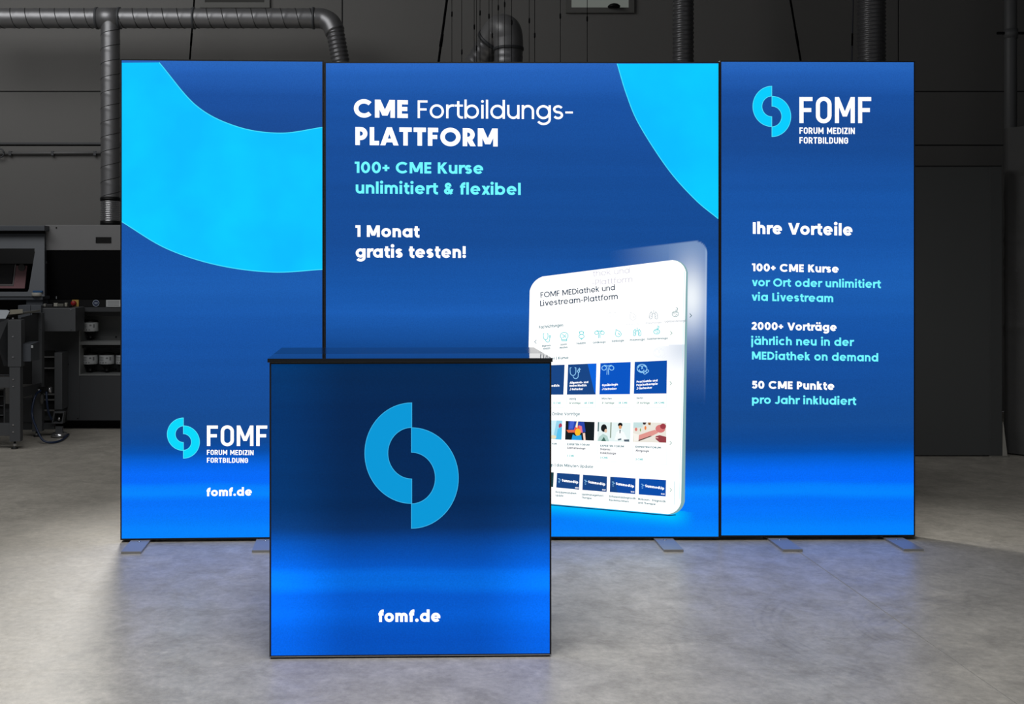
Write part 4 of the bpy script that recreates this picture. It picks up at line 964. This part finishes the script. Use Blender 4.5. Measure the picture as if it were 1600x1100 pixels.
for x, y in ((72.5,410),(88,465)): mb('door_catch', x-.7, x+.7, y-2, y+2, ZM-0.005, 0.02, M_chrome)
sw = mb('switch_plate', 112.6, 122.8, 468.4, 479, ZM-0.012, 0.012, mat('switch_yellow', (170,140,70), 0.5), label='yellow switch plate')
kn = lathe('switch_knob', [(0.02,0),(0.022,0.012),(0.02,0.03),(0.008,0.034)], mat('switch_red', (140,24,26), 0.4), sw, seg=20)
kn.rotation_euler = (PI/2, 0, 0); kn.location = Vector((PX(116.6,ZM), YM-0.012, PZ(473.7,ZM)))-OFF; kn['label'] = 'red rotary knob'
def disc(name, x, y, r, Z, m, parent, depth=0.003, r0=None):
    bm = bmesh.new(); R_ = r*ZM/F
    lathe_bm(bm, [(R_,0),(R_,depth)], (0,0,0), 28)
    o = bmobj(name, bm, m, parent); o.rotation_euler = (PI/2,0,0); o.location = Vector((PX(x,Z), YY(Z), PZ(y,Z)))-OFF; return o
disc('round_sticker', 150, 473.7, 5.2, ZM-0.001, mat('sticker_white',(150,160,175),0.6), t)
disc('round_sticker', 150, 473.7, 4.4, ZM-0.004, mat('sticker_blue',(16,30,62),0.6), t, 0.001)
mb('sticker_glyph', 147.6, 149.5, 472.2, 475.2, ZM-0.006, 0.001, mat('sticker_white',(150,160,175),0.6)); mb('sticker_glyph', 150.6, 152.4, 472.2, 475.2, ZM-0.006, 0.001, mat('sticker_white',(150,160,175),0.6)); mb('sticker_glyph', 147.6, 152.4, 473.4, 474.2, ZM-0.006, 0.001, mat('sticker_white',(150,160,175),0.6))
pl_ = mb('instruction_plate', 165.8, 191, 468.6, 479.4, ZM-0.006, 0.006, M_white)
for k in range(4): mb('print_line', 168, 186, 470.5+k*2.1, 471.1+k*2.1, ZM-0.0075, 0.001, mat('label_ink',(110,112,115),0.7))
# lower body around the niche
mb('lower_body', 66, 124, 480, 657, ZM, 0.85, M_steel2, bevel=0.003)
mb('lower_body', 124, XR, 587, 657, ZM, 0.85, M_steel2, bevel=0.003)
mb('lower_body', 250, XR, 480, 587, ZM, 0.85, M_steel2)
mb('niche_header', 124, 250, 480, 487, ZM, 0.3, M_steel2)
mb('niche_back', 124, 250, 487, 587, ZM+0.30, 0.02, mat('niche_grey',(112,114,114),0.6))
mb('niche_recess', 124, 250, 487, 494, ZM+0.12, 0.18, M_steel2)
mb('niche_recess', 124, 131, 494, 587, ZM+0.12, 0.18, mat('niche_side',(70,74,76),0.6))
mb('niche_edge', 123.6, 125, 486, 587, ZM-0.006, 0.3, mat('niche_edge_grey',(120,122,122),0.5))
mb('shelf', 125, 250, 533.6, 538.8, ZM, 0.30, mat('shelf_grey',(104,106,106),0.5))
mb('niche_recess', 125, 250, 538.8, 543.5, ZM+0.06, 0.22, M_black)
mb('shelf', 125, 250, 584.8, 586.8, ZM-0.004, 0.30, mat('shelf_grey',(104,106,106),0.5))
for x, y in ((181,526.5),(181,577)): mb('shelf_screw', x-1, x+1, y-1, y+1, ZM+0.29, 0.01, M_black)
mb('side_box', 65.5, 118, 481, 518, ZM-0.25, 0.245, M_steel, bevel=0.006)
for x, y in ((110.5,484),(110.5,514.5)): mb('box_screw', x-1.2, x+1.2, y-.8, y+.8, ZM-0.253, 0.004, M_chrome)
mb('rear_post', 85, 97, 551, 640, ZM-0.16, 0.155, M_steel, bevel=0.003)
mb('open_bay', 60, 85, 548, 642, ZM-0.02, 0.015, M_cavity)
for y in (558,575.5,616.5,625,641.5): mb('bay_rail', 66, 85, y-1, y+.8, ZM-0.06, 0.03, mat('rail_grey',(130,130,130),0.4,0.5))
for x, y in ((106.5,569),(121.5,654)): mb('body_screw', x-1, x+1, y-1, y+1, ZM-0.003, 0.01, M_black)
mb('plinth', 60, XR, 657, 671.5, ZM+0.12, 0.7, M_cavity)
# tools lying on the side box
tt = thing('tool_tray', 'black tray of small loose parts lying on the grey box of the machine', 'tray', (PX(91,8.97), YY(8.97), PZ(481,8.9)))
box('tray', -0.125, 0.11, -0.06, 0.05, 0.0, 0.010, M_black, tt, 0.003)
for k, (x, w_, h_, c) in enumerate(((-0.10,.02,.022,(120,120,115)),(-0.06,.05,.018,(40,40,42)),(-0.01,.03,.028,(150,148,140)),(0.03,.05,.022,(90,90,84)),(0.075,.02,.03,(140,138,128)))):
    box('loose_part', x-w_/2, x+w_/2, -0.04, -0.01, 0.0102, 0.010+h_, mat('loose_%d' % k, c, 0.5), tt, 0.003)

# hood unit on the left
mb('hood_top', -60, 69.5, 352.5, 360.5, ZM-0.12, 1.0, M_slate, bevel=0.004)
mb('hood_groove', -60, 69.5, 360.5, 365, ZM-0.02, 0.9, M_black)
bm = bmesh.new()
# sloped fascia with rounded window opening
def V3(x, y, Z): return Vector((PX(x,Z), YY(Z), PZ(y,Z)))-OFF
zt_, zb_ = ZM-0.04, ZM-0.18
def hz(y): return zt_+(zb_-zt_)*(y-365)/(463-365)
outer_ = [(-60,365),(69.5,365),(69.5,463),(-60,463)]
win = rounded([(-60,388.5),(55,388.5),(41,456),(-60,456)], [1,6,5,1], 5)
hood = into(t, pbox('hood_body', -60, 69.5, 365, 463, ZM+0.22, 0.6, M_slate)) 
def face_strip(name, pts, m, dz=0.02):
    bm = bmesh.new(); a = [bm.verts.new(V3(x, y, hz(y))) for x, y in pts]; b = [bm.verts.new(V3(x, y, hz(y))+Vector((0,dz,0))) for x, y in pts]
    bm.faces.new(a); bm.faces.new(b[::-1]); n = len(pts)
    for i in range(n): bm.faces.new((a[i], b[i], b[(i+1)%n], a[(i+1)%n]))
    return bmobj(name, bm, m, t)
face_strip('hood_fascia', [(-60,365),(69.5,365),(69.5,388.5),(-60,388.5)], M_slate)
face_strip('hood_fascia', [(-60,456),(69.5,456),(69.5,463),(-60,463)], M_slate)
face_strip('hood_fascia', [(49,388.5),(69.5,388.5),(69.5,456),(43,456),(45,452),(54.5,394),(53,390)], M_slate)
mb('hood_cheek', 66, 69.5, 365, 470, ZM-0.04, 0.3, M_slate)
mb('window_recess', -60, 62, 386, 458, ZM+0.21, 0.01, M_cavity)
face_strip('dark_window', [(-60,388),(54,388),(53.4,412),(-60,412)], M_glass_dark, 0.006)
# platform seen through the window
def zq(name, pts, Z, m):
    bm = bmesh.new(); bm.faces.new([bm.verts.new(V3(x, y, Z)) for x, y in pts]); r = bmesh.ops.extrude_face_region(bm, geom=bm.faces[:])
    for v in [g for g in r['geom'] if isinstance(g, bmesh.types.BMVert)]: v.co.y += 0.01
    return bmobj(name, bm, m, t)
zq('print_carriage', [(-60,413),(22,413),(18,444.5),(-60,444.5)], ZM+0.05, mat('carriage_black',(24,22,24),0.4))
zq('carriage_rim', [(23,413),(25,413),(21,446.5),(-60,446.5),(-60,444),(19.4,444)], ZM+0.045, mat('rim_grey',(140,135,135),0.4,0.4))
zq('carriage_plate', [(25.5,415),(42.5,415),(38.5,450.5),(-60,450.5),(-60,447),(21.2,447)], ZM+0.04, mat('pink_plate',(150,112,116),0.5))
disc('carriage_cap', 34, 418, 5.5, ZM+0.03, mat('cap_grey',(86,84,84),0.5), t, 0.008)
mb('hood_lip', -60, 66, 458, 462.5, ZM-0.10, 0.03, mat('lip_grey',(104,104,98),0.5))
mb('hood_base', -60, 66.5, 463, 468.5, ZM-0.17, 0.7, M_slate, bevel=0.003)
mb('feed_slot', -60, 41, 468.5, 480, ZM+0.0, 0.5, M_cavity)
mb('hood_pier', 41, 66.5, 468.5, 480, ZM-0.14, 0.6, M_slate, bevel=0.002)
mb('pier_block', 28, 47.5, 477, 498, ZM-0.28, 0.3, M_slate, bevel=0.003); mb('pier_block', 48, 64, 477, 498, ZM-0.28, 0.3, M_slate, bevel=0.003)
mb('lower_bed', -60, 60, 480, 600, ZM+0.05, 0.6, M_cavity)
mb('base_frame', -60, 66, 643, 672, ZM+0.02, 0.5, M_steel2)
t_machine = t

# ink bottles upside down in the niche
def bottle(x, y, lab):
    s = ZM/F; Zb = ZM+0.14; r = 11.9*Zb/F
    b = thing('ink_bottle', lab, 'bottle', (PX(x,Zb), YY(Zb), PZ(y,Zb)), group='upturned ink bottles in the machine')
    return b
def bottle_parts(b):
    q = (ZM+0.14)/F; r = 11.9*q
    lathe('body', [(r*.96,-16.5*q),(r,-15.5*q),(r,-3.5*q),(r*.98,-2.4*q)], M_white, b, seg=32)
    lathe('cap', [(r*.9,-2.4*q),(r*1.0,-1.6*q),(r*.93,.2*q),(r*.6,1.0*q),(r*.3,1.3*q)], M_black, b, seg=32)
    lathe('funnel', [(2.3*q,-31.5*q),(2.8*q,-28*q),(4.2*q,-27.6*q),(4.2*q,-26.2*q),(3.6*q,-25.8*q),(5.2*q,-22*q),(6.4*q,-20*q),(r*.86,-17.4*q),(r*.94,-16.5*q)], M_black, b, seg=24)
    # printed label marks, wrapped on the cylinder
    m_ = mat('label_ink',(96,98,102),0.7); rr = r*1.004
    def patch(a0, a1, z0, z1, nm='label_print'):
        vs = []; fs = []
        for k in range(5):
            a = math.radians(a0+(a1-a0)*k/4)
            vs += [(rr*math.sin(a), -rr*math.cos(a), z0), (rr*math.sin(a), -rr*math.cos(a), z1)]
        for k in range(4): fs.append((2*k, 2*k+2, 2*k+3, 2*k+1))
        mesh(nm, vs, fs, m_, b)
    for k in range(4): patch(-62, -8, (-6.0-k*1.7)*q, (-5.2-k*1.7)*q)
    patch(8, 24, -8*q, -5.5*q); patch(34, 48, -10.5*q, -5.0*q); patch(-40,-30,-14.6*q,-12.9*q); patch(-20,-8,-14.8*q,-12.7*q); patch(2,12,-14.6*q,-12.9*q)
b0 = bottle(141.5, 501, 'upturned white ink bottle, the only one on the upper shelf'); bottle_parts(b0)
for x, y, lab in ((141.0,552,'upturned white ink bottle, left one on the lower shelf'),(167.0,552,'upturned white ink bottle, second from left on the lower shelf'),(193,552,'upturned white ink bottle half hidden by the stand, lower shelf')):
    n_ = b0.copy(); COL.objects.link(n_); Zb = ZM+0.14; n_.location = (PX(x,Zb), YY(Zb), PZ(y,Zb)); n_['label'] = lab
    for ch in b0.children: c = ch.copy(); c.parent = n_; COL.objects.link(c)
# small things on the hood pier
k_ = thing('tape_roll', 'small white roll on the hood ledge beside the black door', 'roll', (PX(58.5,8.99), YY(8.99), PZ(463.0,8.99)))
lathe('roll', [(0.042,0.001),(0.045,0.006),(0.045,0.028),(0.042,0.031)], mat('roll_white',(160,158,150),0.6), k_, seg=24)
o = box('blue_cloth', -0.03, 0.05, -0.03, 0.035, 0.0, 0.016, mat('blue_cloth',(36,80,124),0.8), None, 0.004)
o.location = (PX(58.5,8.99), YY(8.99), PZ(463.0,8.99)+0.0315); tag(o, 'folded blue cloth lying on the small white roll', 'cloth')

# ------------------------------------------------------------------ steel feed table in front of the machine
t = thing('feed_table', 'grey steel feed table on levelling feet in front of the printing machine', 'table', (PX(10,8.3), YY(8.3), 0))
OFF2 = Vector((PX(10,8.3), YY(8.3), 0))
def tb(name, x0, x1, y0, y1, Z, depth, m, bevel=0.002, label=None, par=None):
    o = into(t, pbox(name, x0, x1, y0, y1, Z, depth, m, None, bevel), OFF2)
    if par: o.parent = par
    return o
ZA, ZB = 8.2, 8.78
def hexa(name, A, B_pts, m, parent=None):
    """solid from two matching outlines given as (x, y, Z)"""
    bm = bmesh.new()
    a = [bm.verts.new(Vector((PX(x,Z), YY(Z), PZ(y,Z)))-OFF2) for x, y, Z in A]; b = [bm.verts.new(Vector((PX(x,Z), YY(Z), PZ(y,Z)))-OFF2) for x, y, Z in B_pts]
    bm.faces.new(a); bm.faces.new(b[::-1]); n = len(a)
    for i in range(n): bm.faces.new((a[i], b[i], b[(i+1)%n], a[(i+1)%n]))
    return bmobj(name, bm, m, parent or t)
# legs
lg = tb('leg', 14.5, 31.5, 560, 690, ZA, 0.06, M_steel)
for y in (593,604,664,675): tb('bolt', 19.4, 21.6, y-1, y+1, ZA-0.004, 0.004, M_chrome, 0, par=lg)
tb('upper_leg', 12, 33, 500, 573, ZA-0.004, 0.08, M_steel)
for y in (497.5,526,558): tb('bolt', 18.8, 21.4, y-1.1, y+1.1, ZA-0.008, 0.004, M_chrome, 0)
lg2 = tb('leg', 50, 65.5, 489, 674, ZB, 0.06, M_steel)
for y in (489,513.5): tb('bolt', 62, 64, y-1, y+1, ZB-0.004, 0.004, M_chrome, 0, par=lg2)
for x, yb, Z in ((23, 691, ZA+.03), (57.5, 675, ZB+.03)):
    c = Vector((PX(x,Z), YY(Z), 0))-OFF2
    lathe('levelling_foot', [(0.026,0.0),(0.026,0.008),(0.011,0.016),(0.009,0.018),(0.009,PZ(yb-4,Z))], M_rubber, t, c, 20)
    lathe('foot_nut', [(0.013,PZ(yb+6,Z)),(0.013,PZ(yb+2,Z))], M_chrome, t, c, 6, False)
# table top: white sheet runs up to the right
hexa('table_top', [(-70,508,8.0),(-70,505,8.0),(63,484.2,8.72),(63,487,8.72)], [(-70,502,8.6),(-70,499,8.6),(63,483.9,8.84),(63,486.4,8.84)], mat('table_edge_grey',(112,112,106),0.4,0.3))
hexa('side_plate', [(-70,508,8.02),(14,497.6,8.3),(14,572,8.3),(6,572,8.27),(-4,540,8.2),(-70,535,8.02)], [(-70,508,8.04),(14,497.6,8.32),(14,572,8.32),(6,572,8.29),(-4,540,8.22),(-70,535,8.04)], M_steel2)
hexa('end_plate', [(33,496,ZA+.05),(60,489.5,ZB),(60,540,ZB),(33,536,ZA+.05)], [(33,496,ZA+.07),(60,489.5,ZB+.02),(60,540,ZB+.02),(33,536,ZA+.07)], M_steel2)
hexa('control_box', [(31.5,537,8.25),(48,538.5,8.2),(48,564.5,8.2),(31.5,565,8.25)], [(40,533,8.55),(61.5,533.4,8.45),(61.5,562,8.45),(40,562,8.55)], M_slate)
tb('box_tag', 48.6, 51.6, 539.4, 543.6, 8.19, 0.004, M_white, 0)
tb('cross_beam', -70, 15, 590, 606, ZA+0.01, 0.04, M_steel)
hexa('side_beam', [(32,606,ZA+.02),(65,598,ZB),(65,612,ZB),(32,622.5,ZA+.02)], [(32,606,ZA+.05),(65,598,ZB+.03),(65,612,ZB+.03),(32,622.5,ZA+.05)], M_steel2)
tb('cross_beam', -70, 15, 662, 681, ZA+0.01, 0.05, M_steel)
tb('roller', -70, 14, 585.5, 589, ZA+0.2, 0.03, M_chrome)
tb('lower_panel', 32, 50, 622, 650, ZB-.02, 0.02, M_steel2)
tb('drawer_rack', -70, 6, 608, 662, ZA+0.12, 0.02, M_cavity)
for y in (609,619,634,649): tb('rack_rail', -70, 5, y-.6, y+.6, ZA+0.1, 0.02, M_steel)
tb('rack_post', 5.6, 7, 606, 662, ZA+0.1, 0.02, M_steel)
tb('rear_beam', 32, 85, 661, 671, ZB+0.03, 0.035, M_steel2)
# white sheet and roll on the table
o = into(t, hexa('paper_sheet', [(-70,500,8.3),(9,497,8.3),(15,486,8.45),(12,484.4,8.5),(-70,483,8.6)], [(-70,501,8.3),(9,498,8.3),(15,487,8.45),(12,485.4,8.5),(-70,484,8.6)], mat('sheet_white',(170,176,182),0.6)), Vector((0,0,0)))
for v in o.data.vertices: v.co += OFF2
o.parent = None; tag(o, 'white sheet curling on the steel feed table at the left edge', 'sheet')
o = hexa('cardboard_block', [(15.5,485,8.42),(35.5,484,8.42),(35.5,489.5,8.42),(15.5,491.5,8.42)], [(15.5,484,8.6),(35.5,483,8.6),(35.5,487.5,8.6),(15.5,489.5,8.6)], mat('block_beige',(140,136,122),0.7))
for v in o.data.vertices: v.co += OFF2
o.parent = None; tag(o, 'small beige block lying on the steel feed table beside the white sheet', 'block')

# air regulator with blue hose
t = thing('air_regulator', 'small black and chrome air regulator fixed to the rear table leg', 'regulator', (PX(68,8.74), YY(8.74), PZ(610,8.74)))
q = 8.74/F
box('valve_body', -6*q, 8*q, -0.04, 0.02, -3*q, 5*q, M_black, t, 0.004)
o = lathe('gauge', [(6*q*.8,0),(6*q*.8,0.02)], M_chrome, t, seg=20); o.rotation_euler = (0, PI/2, 0); o.location = (9*q, -0.01, 1*q)
lathe('bowl', [(1.5*q,-22*q),(2.6*q,-18*q),(2.8*q,-9*q),(1.8*q,-6*q),(1.8*q,-3*q)], mat('bowl_grey',(90,90,90),0.3,0.4), t, (-2*q,-0.01,0), 16)
o = lathe('fitting', [(2.4*q,0),(2.4*q,3*q),(1.4*q,4*q)], M_chrome, t, seg=12); o.rotation_euler = (PI/2,0,0); o.location = (-4*q,-0.04,1*q)
def ph(x, y, Z): return (PX(x,Z), YY(Z), PZ(y,Z))
pts = [ph(63.5,610,8.68), ph(56,617,8.62), ph(51,634,8.58), ph(50.5,650,8.56), ph(56,667,8.5), (PX(66,8.45),YY(8.45),0.035), (PX(78,8.45),YY(8.45),0.012), (PX(90,8.5),YY(8.5),0.010), (PX(99,8.62),YY(8.62),0.011), (PX(107,8.85),YY(8.85),0.012)]
o = tube('air_hose', smoothpath(pts, 8), 0.0085, M_hose, None, 10); tag(o, 'blue air hose looping from the regulator down to the floor', 'hose')
o = tube('air_hose', smoothpath([ph(72.5,612,8.70), ph(73.5,630,8.68), ph(76,645,8.70), ph(81,656,8.74)], 8), 0.0085, M_hose, None, 10); tag(o, 'short blue air hose from the regulator to the pedal frame', 'hose')
# foot pedal
t = thing('foot_pedal', 'chrome foot pedal with a square upright guard on the floor by the machine', 'pedal', (PX(93,8.8), YY(8.8), 0))
q = 8.8/F
lathe('base', [(12*q,0),(12.5*q,0.008),(12.4*q,0.018),(11*q,0.03),(10*q,0.034)], M_chrome, t, seg=28)
lathe('rubber_ring', [(12.9*q,0),(12.9*q,0.006)], M_rubber, t, seg=28)
box('stem', -6*q, 5*q, -0.01, 0.02, 0.03, 0.085, M_steel, t, 0.003)
bm = bmesh.new()
A = [(-10.5,661),(6.5,661),(9.5,642.5),(-7,642.5)]; I = [(-8.3,659),(5.0,659),(7.4,645),(-5.3,645)]
def pv(x, y, dy): return bm.verts.new((x*q, dy, PZ(y,8.8)))
for dy0, dy1 in ((-0.03, 0.02),):
    a0 = [pv(x,y,dy0) for x,y in A]; i0 = [pv(x,y,dy0) for x,y in I]; a1 = [pv(x,y,dy1) for x,y in A]; i1 = [pv(x,y,dy1) for x,y in I]
    for i in range(4):
        j = (i+1)%4
        bm.faces.new((a0[i],a0[j],i0[j],i0[i])); bm.faces.new((a1[j],a1[i],i1[i],i1[j])); bm.faces.new((a0[j],a0[i],a1[i],a1[j])); bm.faces.new((i0[i],i0[j],i1[j],i1[i]))
bmobj('guard', bm, M_steel, t)
box('pedal_back', -8*q, 8.5*q, 0.02, 0.05, PZ(660,8.8), PZ(641,8.8), M_black, t, 0.003)
lathe('button', [(0.01,0),(0.012,0.012),(0.006,0.03)], M_chrome, t, (0,-0.01,PZ(657,8.8)), 12)
